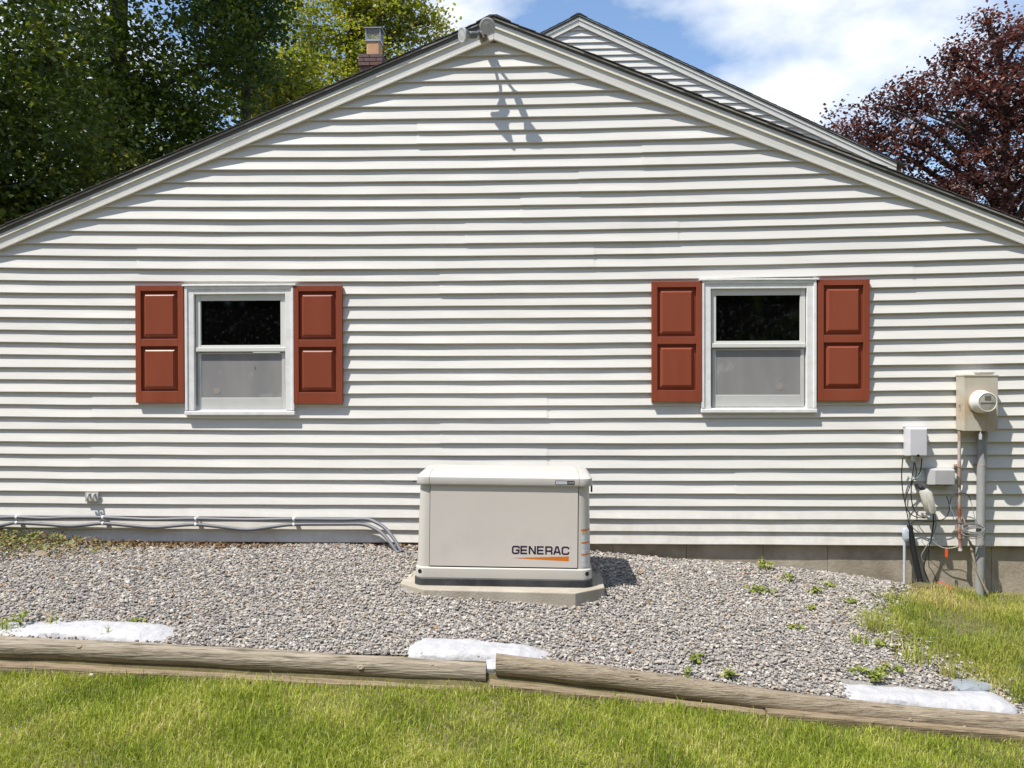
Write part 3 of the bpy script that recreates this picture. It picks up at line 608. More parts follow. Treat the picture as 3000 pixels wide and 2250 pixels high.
mb = MB(); mb.box(.348, .480, yb_, yb_+.01, .700, .729); st = mb.build('badge', M['ink'], gen, local=True, bevel=.003)
mb = MB(); mb.box(.352, .430, yb_-.0008, yb_, .7035, .7255); mb.build('badge_field', M['label_grey'], st, local=True)
tcu = bpy.data.curves.new('badge_text', 'FONT'); tcu.body = '13kW'; tcu.size = .022; tcu.materials.append(M['label_white']); to = bpy.data.objects.new('badge_text', tcu); COL.objects.link(to); bpy.context.view_layer.update(); tme = bpy.data.meshes.new_from_object(to); bpy.data.objects.remove(to); tme.transform(Matrix.Translation((.434, yb_-.0006, .7075)) @ Matrix.Rotation(R(90), 4, 'X') @ Matrix.Diagonal((.8, 1, 1, 1))); to = bpy.data.objects.new('badge_text', tme); COL.objects.link(to); to.parent = st
# warning label wrapped round the corner of the cabinet
def corner_patch(a0, a1, z0, z1, off, n=6):
    mb_ = MB(); vs_ = []
    for i in range(n+1):
        a = R(270+a0+(a1-a0)*i/n)
        for z in (z0, z1):
            s_ = .012*(z-.1245)/.515+.003; rr = .07+off
            vs_.append((GX-s_-.07+rr*math.cos(a), -GY+s_+.001+.07-.0+rr*math.sin(a), z))
    return mb_.raw(vs_, [(2*i, 2*i+2, 2*i+3, 2*i+1) for i in range(n)])
lb = corner_patch(6, 62, .135, .395, .0012); lab = lb.build('warning_label', M['label_white'], gen, local=True, smooth=True)
for z0, z1 in ((.384, .395), (.300, .308), (.218, .226)): corner_patch(6, 62, z0, z1, .0022).build('label_bar', M['orange'], lab, local=True, smooth=True)
for a0 in (12, 30): corner_patch(a0, a0+12, .364, .379, .0022, 2).build('label_symbol', M['label_yellow'], lab, local=True)

# ------------------------------------------------------------------ flexible conduits along the wall
UP = [(-4.444, -0.052, 0.185), (-4.234, -0.052, 0.191), (-4.088, -0.055, 0.196), (-3.868, -0.052, 0.187), (-3.660, -0.052, 0.195), (-3.360, -0.055, 0.197), (-3.155, -0.052, 0.188), (-2.936, -0.052, 0.182), (-2.587, -0.055, 0.190), (-2.166, -0.052, 0.183), (-1.777, -0.055, 0.191), (-1.388, -0.055, 0.189), (-1.188, -0.060, 0.194), (-1.101, -0.090, 0.175), (-1.009, -0.140, 0.132), (-0.930, -0.200, 0.059), (-0.862, -0.260, -0.026)]
DN = [(-4.444, -0.052, 0.085), (-4.234, -0.052, 0.125), (-4.155, -0.053, 0.140), (-4.089, -0.055, 0.149), (-3.869, -0.052, 0.139), (-3.661, -0.052, 0.125), (-3.504, -0.053, 0.135), (-3.360, -0.055, 0.148), (-3.155, -0.052, 0.132), (-2.936, -0.052, 0.118), (-2.755, -0.053, 0.132), (-2.587, -0.055, 0.143), (-2.384, -0.052, 0.124), (-2.166, -0.052, 0.103), (-1.962, -0.053, 0.126), (-1.777, -0.055, 0.147), (-1.388, -0.055, 0.152), (-1.213, -0.060, 0.152), (-1.115, -0.090, 0.128), (-1.033, -0.130, 0.086), (-0.961, -0.180, 0.022), (-0.895, -0.230, -0.049)]
MB().tube(spline(UP, 5), .0142, 10).one('flexible_conduit', M['liquidtight'], 'upper grey flexible conduit strapped along the wall to the generator', 'conduit', 'flexible conduits on the wall', smooth=True)
MB().tube(spline(DN, 5), .0142, 10).one('flexible_conduit', M['liquidtight'], 'lower wavy grey flexible conduit sagging between its straps', 'conduit', 'flexible conduits on the wall', smooth=True)
clamp_pts = [(108, 255, 292), (668, 257, 295), (1270, 265, 302), (1905, 267, 302)]
CL = [(((-4.091, -0.055, 0.196)), ((-4.091, -0.055, 0.149))), (((-3.363, -0.055, 0.197)), ((-3.363, -0.055, 0.148))), (((-2.587, -0.055, 0.190)), ((-2.587, -0.055, 0.143))), (((-1.777, -0.055, 0.191)), ((-1.777, -0.055, 0.147)))]
wh = ['pipe clamp of the conduits nearest the frame edge by the weeds', 'pipe clamp of the conduits below the twin wall fitting', 'pipe clamp of the conduits, second from the generator', 'pipe clamp of the conduits nearest the generator']
for (a, b), lb_ in zip(CL, wh):
    mb = MB()
    for p in (a, b): mb.lathe([(.0162, -.008), (.0162, .008)], p, (1, 0, 0), 14)
    mb.box(a[0]-.006, a[0]+.006, -.044, -.012, b[2]-.012, a[2]+.012)
    mb.one('conduit_clamp', M['clampwhite'], lb_, 'clamp', 'conduit clamps', bevel=.001)
# twin outlet fitting
f0 = (-3.472, -0.020, 0.360)
fit_ = thing('wall_fitting', 'small grey twin fitting on the siding above the conduits', 'wall fitting', (f0[0], -.012, f0[2]-.036))
mb = MB(); mb.box(f0[0]-.056, f0[0]+.056, -.030, -.012, f0[2]-.036, f0[2]+.036); mb.build('plate', M['galv'], fit_, bevel=.003)
for dx in (-.018, .026):
    mb = MB()
    pts = [(f0[0]+dx, -.030+.004, f0[2]+.028), (f0[0]+dx, -.052, f0[2]+.024), (f0[0]+dx+.003, -.066, f0[2]+.004), (f0[0]+dx+.002, -.060, f0[2]-.020), (f0[0]+dx-.004, -.040, f0[2]-.030)]
    sp = spline(pts, 4); mb.tube(sp, .0085, 8); mb.build('hook_cover', M['galv'], fit_, smooth=True)

# ------------------------------------------------------------------ utility services by the corner
m0 = (3.515, -0.150, 1.341); m1 = (3.772, -0.150, 0.915)
mt = thing('electric_meter', 'beige electric meter box with round glass meter on the wall', 'electric meter', ((m0[0]+m1[0])/2, -.012, m1[2]))
mb = MB(); mb.box(m0[0], m1[0], -.150, -.014, m1[2], m0[2]); mbx = mb.build('meter_box', M['meterbox'], mt, bevel=.004)
mb = MB(); mb.box(m0[0]-.003, m1[0]+.003, -.154, -.012, m0[2]-.003, m0[2]+.012); mb.build('lid', M['meterbox'], mt, bevel=.003)
hb = (3.695, -0.090, 1.357); mb = MB(); mb.loft([[(hb[0]-.045, -.13, m0[2]+.012), (hb[0]+.045, -.13, m0[2]+.012), (hb[0]+.045, -.05, m0[2]+.012), (hb[0]-.045, -.05, m0[2]+.012)], [(hb[0]-.062, -.14, m0[2]+.030), (hb[0]+.062, -.14, m0[2]+.030), (hb[0]+.062, -.04, m0[2]+.030), (hb[0]-.062, -.04, m0[2]+.030)]]); mb.build('hub_plate', M['nid'], mt)
mc = (3.635, -0.150, 1.143)
MB().lathe([(.098, 0), (.098, .006), (.090, .008)], (mc[0], -.150, mc[2]), (0, -1, 0), 36).build('ring', M['rustring'], mt, smooth=True)
MB().lathe([(.090, .007), (.090, .028), (.084, .034), (.079, .040), (.0735, .092), (.0705, .094), (.0705, .097), (.0745, .099), (.0755, .104), (.0750, .113), (.0715, .1165), (.0665, .1165), (.0655, .108), (.0, .108)], (mc[0], -.150, mc[2]), (0, -1, 0), 40).build('meter_housing', M['meter_white'], mt, smooth=True)
fc = MB().lathe([(.0650, .1085), (.0645, .1125), (.055, .1150), (.0, .1165)], (mc[0], -.150, mc[2]), (0, -1, 0), 36).build('meter_glass', M['meter_face'], mt, smooth=True)
MB().box(mc[0]-.022, mc[0]+.024, -.2685, -.262, mc[2]+.018, mc[2]+.050).build('display', M['meter_dark'], fc)
MB().box(mc[0]-.052, mc[0]+.052, -.2682, -.262, mc[2]-.010, mc[2]-.002).build('dial_line', M['meter_dark'], fc)
mb = MB(); mb.box(m0[0]-.004, m0[0], -.094, -.074, m1[2]+.16, m1[2]+.205); mb.build('latch', M['steel'], mt)
lk = (3.642, -0.150, 0.872); mb = MB(); mb.box(lk[0]-.009, lk[0]+.009, -.15, -.138, lk[2]-.022, lk[2]+.022); mb.tube([(lk[0], -.144, lk[2]+.02), (lk[0], -.144, m1[2]+.002)], .004, 6); mb.build('seal_tag', M['nid'], mt)
# service conduit
sc_ = thing('service_conduit', 'thick grey conduit rising from the grass into the meter box', 'conduit', (3.663, -0.090, -0.357))
g0 = (3.658, -0.100, -0.369)
mb = MB(); mb.tube([(3.700, -0.055, 0.906), (3.699, -0.055, 0.708), (3.693, -0.058, 0.615), (3.680, -0.075, 0.175), g0, (g0[0], g0[1], g0[2]-.1)], .0335, 18); mb.build('pipe', M['pvc_grey'], sc_, smooth=True)
mb = MB(); cpt = (3.696, -0.057, 0.643); mb.lathe([(.0355, -.005), (.0355, .005)], cpt, (0, 0, 1), 18); mb.box(cpt[0]-.042, cpt[0]-.032, -.05, -.012, cpt[2]-.005, cpt[2]+.005); mb.build('strap', M['rust'], sc_)
mb = MB(); mb.lathe([(.040, 0), (.040, .03), (.034, .032)], (3.700, -0.055, 0.892), (0, 0, -1), 18); mb.build('coupling', M['pvc_grey'], sc_, smooth=True)
# rusty ground-wire pipe
rp = thing('rusty_pipe', 'thin rust streaked pipe hanging from the meter box', 'pipe', (3.534, -0.050, -0.029))
MB().tube([(3.522, -0.060, 0.909), (3.521, -0.060, 0.638), (3.523, -0.060, 0.288), (3.527, -0.060, 0.125), (3.530, -0.060, -0.021)], .0125, 12).build('pipe', M['rust'], rp, smooth=True)
for cy_ in (0, 1):
    p = ((3.521, -0.060, 0.638), (3.527, -0.060, 0.123))[cy_]; mb = MB(); mb.lathe([(.0155, -.010), (.0155, .010)], p, (0, 0, 1), 12); mb.box(p[0]-.022, p[0]+.022, -.050, -.012, p[2]-.008, p[2]+.008); mb.build('strap', M['rust'], rp)
p = (3.530, -0.060, -0.025); MB().lathe([(.016, -.008), (.016, .008)], p, (0, 0, 1), 12).build('bushing', M['nid'], rp)
# telephone box
a = (3.113, -0.100, 0.936); b = (3.258, -0.100, 0.715)
nb_ = thing('telephone_box', 'pale grey plastic utility box with cables running out below', 'utility box', ((a[0]+b[0])/2, -.012, b[2]))
mb = MB(); mb.loft([[(a[0]-.006, -.014, b[2]-.004), (b[0]+.010, -.014, b[2]-.004), (b[0]+.010, -.014, a[2]+.004), (a[0]-.006, -.014, a[2]+.004)], [(a[0]-.002, -.06, b[2]-.002), (b[0]+.006, -.06, b[2]-.002), (b[0]+.006, -.06, a[2]+.002), (a[0]-.002, -.06, a[2]+.002)], [(a[0]+.010, -.105, b[2]+.004), (b[0]-.004, -.105, b[2]+.004), (b[0]-.004, -.105, a[2]-.006), (a[0]+.010, -.105, a[2]-.006)]])
mb.build('cover', M['nid'], nb_, bevel=.005)
mb = MB(); mb.box(a[0]-.010, b[0]+.012, -.040, -.013, a[2]+.004, a[2]+.010); mb.build('lid', M['nid'], nb_)
hp = (3.185, -0.105, 0.716); MB().lathe([(.011, -.01), (.011, .004), (.007, .0045)], (hp[0], -.104, hp[2]+.004), (0, -1, -.2), 14).build('lock_socket', M['black'], nb_, smooth=True)
mb = MB(); q = (3.168, -0.060, 0.682); mb.box(q[0]-.012, q[0]+.012, -.075, -.045, q[2]-.008, q[2]+.03); mb.build('cable_gland', M['nid'], nb_)
# cable box
a = (3.299, -0.100, 0.610); b = (3.479, -0.100, 0.489)
cb = thing('cable_box', 'wide grey plastic cable box below and beside the pale one', 'utility box', ((a[0]+b[0])/2, -.012, b[2]))
mb = MB(); mb.loft([[(a[0]-.02, -.014, b[2]-.006), (b[0]+.004, -.014, b[2]-.006), (b[0]+.004, -.014, a[2]+.006), (a[0]-.02, -.014, a[2]+.006)], [(a[0]-.016, -.05, b[2]-.004), (b[0]+.004, -.05, b[2]-.004), (b[0]+.004, -.05, a[2]+.004), (a[0]-.016, -.05, a[2]+.004)], [(a[0]+.018, -.10, b[2]+.002), (b[0]-.010, -.10, b[2]+.002), (b[0]-.010, -.10, a[2]-.004), (a[0]+.018, -.10, a[2]-.004)]]); mb.build('cover', M['cablebox'], cb, bevel=.004)
for cx_ in (a[0]+.05, b[0]-.035): MB().box(cx_-.022, cx_+.022, -.075, -.02, b[2]-.020, b[2]-.005).build('cable_gland', M['cablebox'], cb, bevel=.002)
mb = MB(); q = (3.509, -0.070, 0.523); mb.box(q[0]-.006, q[0]+.004, -.085, -.05, q[2]-.035, q[2]+.035); mb.build('hinge', M['steel'], cb, bevel=.002)
# conduit body
p0 = Vector((3.242, -0.075, 0.450)); p1 = Vector((3.284, -0.085, 0.280))
lbt = thing('conduit_fitting', 'rounded grey conduit body with oval cover plate, tilted', 'conduit fitting', tuple(p1))
dv = (p1-p0).normalized(); mb = MB(); mb.tube([p0-dv*.0, p0+dv*.012, p0.lerp(p1, .5), p1-dv*.012, p1], [.030, .038, .0385, .036, .026], 16); mb.build('body', M['lb'], lbt, smooth=True)
q0 = p0+Vector((.022, -.030, -.03)); q1 = p1+Vector((.004, -.032, .014))
sd = Vector((dv.z, 0, -dv.x)); mb = MB(); lo_ = []
for yy, rr in ((0, .027), (-.012, .027), (-.014, .024)):
    lo_.append([q0+sd*rr*math.cos(R(t))*1+(-dv)*rr*math.sin(R(t))+Vector((0, yy, 0)) for t in range(0, 181, 20)]+[q1+sd*rr*math.cos(R(t))+(-dv)*rr*math.sin(R(t))+Vector((0, yy, 0)) for t in range(180, 361, 20)])
mb.loft(lo_); mb.build('cover_plate', M['lb'], lbt, smooth=True)
MB().tube(spline([p0+Vector((0, .0, -.01)), p0+Vector((-.022, .004, .018)), p0+Vector((-.030, .03, .022)), p0+Vector((-.03, .062, .02))], 4), .018, 10).build('elbow', M['cable'], lbt, smooth=True)
gc = (3.250, -0.085, 0.245); mb = MB(); mb.lathe([(.012, -.02), (.016, -.012), (.016, .012), (.012, .02)], gc, (.8, -.2, -.5), 10); mb.box(gc[0]-.03, gc[0]-.018, gc[1]-.012, gc[1]+.012, gc[2]-.006, gc[2]+.022); mb.tube([gc, (gc[0]+.028, gc[1]-.015, gc[2]-.008)], .011, 8); mb.build('ground_clamp', M['steel'], lbt, smooth=True)
# small conduit stub
cs_ = thing('conduit_stub', 'slim pale conduit with a small capped fitting rising from the gravel edge', 'conduit', (3.104, -0.050, -0.301))
MB().tube([(3.101, -0.055, 0.051), (3.100, -0.055, -0.318)], .0108, 12).build('pipe', M['pvc_blue'], cs_, smooth=True)
a = (3.107, -0.055, 0.141); b = (3.111, -0.055, 0.046); mb = MB(); mb.loft([rrect(.014, .018, .006, b[2]-.004, 4, b[0], -.055), rrect(.021, .022, .008, b[2]+.008, 4, b[0], -.055), rrect(.021, .022, .008, a[2]-.008, 4, a[0], -.055), rrect(.014, .016, .006, a[2]+.004, 4, a[0], -.055)]); mb.build('fitting', M['pvc_blue'], cs_, smooth=True)
MB().box(a[0]-.002, a[0]+.019, -.0795, -.074, b[2]+.014, a[2]-.014).build('cover_plate', M['pvc_blue'], cs_, bevel=.002)
# black corrugated sleeve
pts = [(3.143, -0.050, 0.166), (3.163, -0.058, 0.017), (3.182, -0.075, -0.119), (3.205, -0.095, -0.264), (3.210, -0.100, -0.312)]
sp = spline(pts, 14); rs = [.0205+(.0018 if i % 2 else -.0012)+.004*i/len(sp) for i in range(len(sp))]
MB().tube(sp, rs, 14).one('cable_sleeve', M['cable'], 'thick black corrugated cable sleeve leaning out of the ground', 'cable sleeve', smooth=True)
# cables
def cable(name, pts_, r, m, label, grp='cables on the utility wall'):
    return MB().tube(spline(pts_, 7), r, 7).one(name, m, label, 'cable', grp, smooth=True)
cable('cable', [(3.085, -0.060, 0.696), (3.078, -0.055, 0.567), (3.088, -0.052, 0.438), (3.111, -0.050, 0.320), (3.132, -0.048, 0.214), (3.143, -0.050, 0.162)], .0042, M['cable'], 'black cable from the pale box down into the black sleeve')
cable('cable', [(3.231, -0.062, 0.696), (3.225, -0.060, 0.614), (3.205, -0.060, 0.556), (3.161, -0.060, 0.515), (3.152, -0.055, 0.426), (3.165, -0.052, 0.321), (3.200, -0.058, 0.252), (3.248, -0.080, 0.230)], .0044, M['cable'], 'black cable curving behind the conduit body to the ground clamp')
cable('cable', [(3.173, -0.060, 0.661), (3.161, -0.060, 0.568), (3.147, -0.055, 0.485), (3.120, -0.050, 0.402), (3.110, -0.050, 0.332), (3.131, -0.052, 0.274), (3.182, -0.060, 0.234), (3.254, -0.080, 0.225)], .0036, M['cable'], 'outermost black cable looping wide towards the ground clamp')
cable('cable', [(3.178, -0.058, 0.661), (3.192, -0.055, 0.590), (3.183, -0.058, 0.521)], .0036, M['cable'], 'short black cable hanging beside the cable tie knot')
cable('cable', [(3.309, -0.080, 0.279), (3.319, -0.070, 0.207), (3.318, -0.060, 0.136), (3.300, -0.055, 0.029), (3.266, -0.060, -0.087), (3.245, -0.070, -0.167), (3.262, -0.085, -0.233), (3.278, -0.100, -0.288)], .0055, M['cable'], 'thick black cable dropping from the conduit body to the grass')
cable('cable', [(3.322, -0.080, 0.273), (3.339, -0.068, 0.195), (3.338, -0.060, 0.147), (3.311, -0.055, 0.064), (3.257, -0.060, -0.019), (3.227, -0.070, -0.073), (3.238, -0.075, -0.121)], .0040, M['cable_grey'], 'grey cable bowing out below the conduit body')
cable('cable', [(3.293, -0.050, -0.007), (3.293, -0.050, -0.101), (3.296, -0.048, -0.166), (3.327, -0.045, -0.207), (3.354, -0.050, -0.288)], .0030, M['cable'], 'thin dark wire in front of the foundation below the cables')
cable('cable', [(3.425, -0.055, 0.398), (3.440, -0.062, 0.347), (3.442, -0.062, 0.282), (3.412, -0.058, 0.223), (3.345, -0.055, 0.199), (3.260, -0.052, 0.197), (3.199, -0.048, 0.201), (3.156, -0.046, 0.179)], .0034, M['cable'], 'black cable swinging from below the grey cable box')
cable('cable', [(3.446, -0.068, 0.338), (3.457, -0.070, 0.389), (3.491, -0.072, 0.418), (3.540, -0.078, 0.424), (3.581, -0.082, 0.406), (3.599, -0.085, 0.362)], .0030, M['cable'], 'thin black wire arching over the rusty pipe')
cable('cable', [(3.599, -0.085, 0.362), (3.616, -0.085, 0.293), (3.627, -0.090, 0.224), (3.632, -0.100, 0.179)], .0026, M['cable_teal'], 'pale teal wire falling to the coil by the thick conduit')
cable('cable', [(3.446, -0.068, 0.338), (3.457, -0.070, 0.290), (3.484, -0.075, 0.238), (3.534, -0.085, 0.188)], .0030, M['cable_teal'], 'pale teal wire running from the arch to the coil')
cable('cable', [(3.325, -0.050, 0.038), (3.358, -0.052, 0.010), (3.403, -0.055, -0.012), (3.458, -0.060, -0.013), (3.508, -0.070, 0.001)], .0032, M['cable_white'], 'white wire slung low to the foot of the rusty pipe')
cable('cable', [(3.202, -0.046, 0.203), (3.211, -0.046, 0.132), (3.262, -0.048, 0.074), (3.325, -0.050, 0.034), (3.387, -0.052, 0.038), (3.458, -0.060, 0.060), (3.530, -0.075, 0.064)], .0018, M['cable_grey'], 'hair thin wire drooping from the ground clamp to the coil')
cable('cable', [(3.122, -0.056, 0.544), (3.159, -0.066, 0.531), (3.203, -0.064, 0.551), (3.228, -0.060, 0.585)], .0026, M['cable_teal'], 'pale wire tie across the cables under the pale box')
cable('cable', [(3.589, -0.100, 0.019), (3.600, -0.115, -0.050), (3.620, -0.125, -0.152), (3.652, -0.135, -0.242), (3.696, -0.150, -0.344)], .0085, M['pole_tan'], 'tan hose leaning across the foot of the thick conduit')
cable('cable', [(3.539, -0.080, 0.245), (3.554, -0.085, 0.188), (3.571, -0.090, 0.107), (3.589, -0.100, 0.019)], .0065, M['rust'], 'rusty rod behind the wire coil')
# coil of grey wire
cc_ = Vector((3.595, -0.125, 0.166)); pts = []
for i in range(0, 5*24+1):
    t = i/24*2*math.pi; k = i/24
    pts.append(cc_+Vector((.078*(1+.10*math.sin(k*2.1))*math.cos(t)+.006*math.sin(3*k), .030*math.sin(t)-.006*k*.5, (.026+.004*math.sin(k*1.7))*math.sin(t)-.010*k+.008*math.cos(t)*k*.4)))
tail = [pts[-1], (3.678, -0.110, 0.135), (3.684, -0.110, 0.077), (3.655, -0.110, 0.021), (3.604, -0.115, 0.019), (3.570, -0.110, 0.059), (3.550, -0.100, 0.121)]
MB().tube([Vector(p) for p in pts]+spline(tail, 6)[1:], .0042, 7).one('wire_coil', M['cable_grey'], 'coil of grey wire hung between the rusty pipe and thick conduit', 'wire coil', smooth=True)
tg = (3.422, -0.062, -0.018); mb = MB(); mb.raw([(tg[0]-.010, -.063, tg[2]), (tg[0]+.012, -.063, tg[2]+.002), (tg[0]+.008, -.068, tg[2]-.066), (tg[0]-.012, -.066, tg[2]-.062), (tg[0]-.010, -.0615, tg[2]), (tg[0]+.012, -.0615, tg[2]+.002), (tg[0]+.008, -.0665, tg[2]-.066), (tg[0]-.012, -.0645, tg[2]-.062)], [(0, 1, 2, 3), (7, 6, 5, 4), (0, 4, 5, 1), (1, 5, 6, 2), (2, 6, 7, 3), (3, 7, 4, 0)])
mb.one('orange_tag', M['tag'], 'bright orange flag tag hanging on the white wire', 'tag')

# ------------------------------------------------------------------ timbers and sacks
def log(pts_, r0, m, label, seed, grp, knots=(), flat=.0):
    rr = random.Random(seed); sp_ = spline(pts_, 10); n = 18; loops = []
    ph = [rr.uniform(0, 6) for _ in range(6)]
    for i, p in enumerate(sp_):
        t = i/(len(sp_)-1); l = []
        for k in range(n):
            a = 2*math.pi*k/n
            q = r0*(1+.03*math.sin(5*t*6+ph[0])+.018*math.sin(3*a+ph[1]+t*2)+.012*math.sin(7*a+ph[2])+.01*math.sin(t*50+a*2+ph[3]))
            dy_, dz_ = math.cos(a)*q, math.sin(a)*q
            if dz_ < -r0*(1-flat): dz_ = -r0*(1-flat)
            l.append(p+Vector((0, dy_, dz_)))
        loops.append(l)
    a_ = np.array([tuple(x) for l in loops for x in l]); root = thing('landscape_timber', label, 'timber', ((a_[:, 0].min()+a_[:, 0].max())/2, a_[:, 1].mean(), a_[:, 2].min()), grp)
    mb_ = MB(); mb_.loft(loops, False, False); body = mb_.build('log_body', m, root, smooth=True)
    for e in (0, -1): MB().raw(loops[e]+[sum(loops[e], Vector())/n], [(k, (k+1) % n, n) for k in range(n)]).build('log_end', M['logend'], root)
    for (t, a, s_) in knots:
        p = sp_[int(t*(len(sp_)-1))]; d = Vector((0, -math.cos(R(a)), math.sin(R(a)))); c_ = p+d*(r0*.985); e1 = Vector((1, 0, 0)); e2 = d.cross(e1)
        MB().loft([[c_+e1*1.5*s_*q_*math.cos(2*math.pi*k/14)+e2*s_*q_*math.sin(2*math.pi*k/14)+d*h_ for k in range(14)] for q_, h_ in ((1.1, -.012), (.95, .003), (.55, .006), (.2, .003))]).build('knot', M['knot'], body, smooth=True)
    return root
TG = 'timbers edging the gravel'
log([(-3.603, -2.050, -0.202), (-2.922, -2.050, -0.228), (-2.207, -2.050, -0.252), (-1.501, -2.050, -0.282), (-0.705, -2.050, -0.320), (-0.065, -2.050, -0.350)], .060, M['log_old'], 'dark weathered round timber with a big knot, in front of the torn sack', 4, TG, knots=((.345, 40, .012), (.78, 10, .014), (.9, 48, .009)))
log([(-0.009, -2.050, -0.298), (0.567, -2.050, -0.358), (1.049, -2.050, -0.420), (2.001, -2.050, -0.538), (2.938, -2.050, -0.609), (3.585, -2.050, -0.662)], .0605, M['log'], 'long tan round timber sloping down towards the electric meter side', 9, TG, knots=((.30, 35, .006), (.66, 5, .007), (.72, -10, .006)))
def beam(p, q, hw, hh, label, seed):
    p, q = Vector(p), Vector(q); rr = random.Random(seed); d = (q-p); n = max(3, int(d.length/.15)); loops = []
    for i in range(n+1):
        c = p.lerp(q, i/n); j = lambda: rr.uniform(-.003, .003)
        loops.append([c+Vector((0, -hw+j(), -hh)), c+Vector((0, -hw+j(), -.008+j())), c+Vector((0, -hw+.010+j(), j())), c+Vector((0, hw, j())), c+Vector((0, hw, -hh))])
    mb_ = MB(); mb_.loft(loops); mb_.one('landscape_timber', M['timber'], label, 'timber', TG)
beam((-3.552, -2.115, -0.270), (-0.080, -2.115, -0.407), .050, .09, 'half buried lower timber under the dark weathered one', 1)
beam((-0.040, -2.105, -0.369), (1.487, -2.105, -0.516), .050, .09, 'half buried lower timber under the gap between the round timbers', 2)
beam((1.499, -2.108, -0.505), (3.546, -2.108, -0.672), .050, .09, 'half buried lower timber below the last white sack', 3)
FOOT = []
def sack(ctrl, label, seed, wy=.11, ends=(.35, .35), hmul=1.0):
    """ctrl: points along the top line (x, y, z of crest); body hangs below"""
    rr = random.Random(seed); sp_ = spline(ctrl, 22); m_ = len(sp_); n = 28; FOOT.append((sp_[0].x, sp_[-1].x, sp_[0].y, wy, ends)); loops = []
    ph = [rr.uniform(0, 6) for _ in range(8)]
    for i, p in enumerate(sp_):
        t = i/(m_-1)
        e = min(1, math.sqrt(max(0, 1-(1-min(t/ends[0], 1))**2)))*min(1, math.sqrt(max(0, 1-(1-min((1-t)/ends[1], 1))**2))); e = max(e, .04)
        l = []
        for k in range(n):
            a = 2*math.pi*k/n; ca, sa = math.cos(a), math.sin(a)
            q = 1+.05*math.sin(4*a+9*t+ph[0])+.03*math.sin(9*a-14*t+ph[1])+.022*math.sin(23*t+2*a+ph[2])+.014*math.sin(51*t-3*a+ph[3])+.010*math.sin(83*t+5*a+ph[4])
            yy = wy*e*math.copysign(abs(ca)**.6, ca)*(1+.3*(q-1)); zz = .085*hmul*(e**.6)*math.copysign(abs(sa)**.6, sa)*q
            l.append(Vector((p.x, p.y+yy, p.z+.012-.085*hmul*e**.6+zz)))
        loops.append(l)
    mb_ = MB(); mb_.loft(loops); return mb_.one('sack', M['sack'], label, 'sack', 'white sacks behind the timbers', smooth=True)
sack([(-3.154, -1.890, -0.207), (-3.027, -1.890, -0.170), (-2.921, -1.890, -0.167), (-2.715, -1.880, -0.156), (-2.504, -1.880, -0.152), (-2.189, -1.880, -0.159), (-2.022, -1.880, -0.182), (-1.917, -1.880, -0.218)], 'frayed white sack with dead grass on it, behind the dark timber', 1, wy=.15, ends=(.06, .26))
sk_m = sack([(-0.556, -1.900, -0.272), (-0.471, -1.900, -0.237), (-0.268, -1.900, -0.237), (-0.026, -1.900, -0.252), (0.155, -1.900, -0.263), (0.316, -1.900, -0.303)], 'white sack bulging through the gap between the two round timbers', 2, wy=.15, ends=(.14, .24))
sack([(1.898, -1.900, -0.505), (2.025, -1.900, -0.464), (2.326, -1.900, -0.484), (2.597, -1.900, -0.508), (2.828, -1.900, -0.509), (2.953, -1.900, -0.550)], 'clean white sack lying behind the lower end of the tan timber', 3, wy=.15, ends=(.10, .12))
a = (-0.059, -2.060, -0.255); b = (-0.012, -2.060, -0.385)
mb = MB(); mb.loft([[(a[0]-.004, -2.0, b[2]), (b[0]+.003, -2.0, b[2]), (b[0]+.003, -2.075, b[2]), (a[0]-.004, -2.075, b[2])], [(a[0]-.006, -1.95, a[2]-.05), (b[0]+.006, -1.95, a[2]-.05), (b[0]+.005, -2.082, a[2]-.06), (a[0]-.006, -2.08, a[2]-.06)], [(a[0]-.008, -1.90, a[2]), (b[0]+.008, -1.90, a[2]), (b[0]+.006, -2.03, a[2]-.005), (a[0]-.008, -2.03, a[2]-.005)]])
fo = mb.build('sack_fold', M['sack'], None, smooth=True); fo.parent = sk_m; fo.location = -sk_m.location

# ------------------------------------------------------------------ loose gravel
ico_v = []
phi = (1+5**.5)/2
for a in (-1, 1):
    for b in (-phi, phi): ico_v += [(0, a, b), (a, b, 0), (b, 0, a)]
ico_v = np.array(ico_v)/math.sqrt(1+phi*phi)
bm = bmesh.new(); [bm.verts.new(p) for p in ico_v]; rr_ = bmesh.ops.convex_hull(bm, input=bm.verts[:]); bm.verts.index_update(); ico_f = np.array([[v.index for v in f.verts] for f in bm.faces]); ico_v = np.array([tuple(v.co) for v in bm.verts]); bm.free()
def gz(x, y): return np.vectorize(ground_z)(x, y)
def wob(x, y): return .006*np.sin(x*3.1+y*2)+.005*np.sin(y*5.3-x*1.7)
def right_edge(y):      # where gravel gives way to grass, X by Y
    return np.interp(-y, [0, .25, .6, 1.0, 1.4, 1.75, 2.05], [2.95, 2.72, 2.55, 2.35, 2.45, 2.75, 3.2])
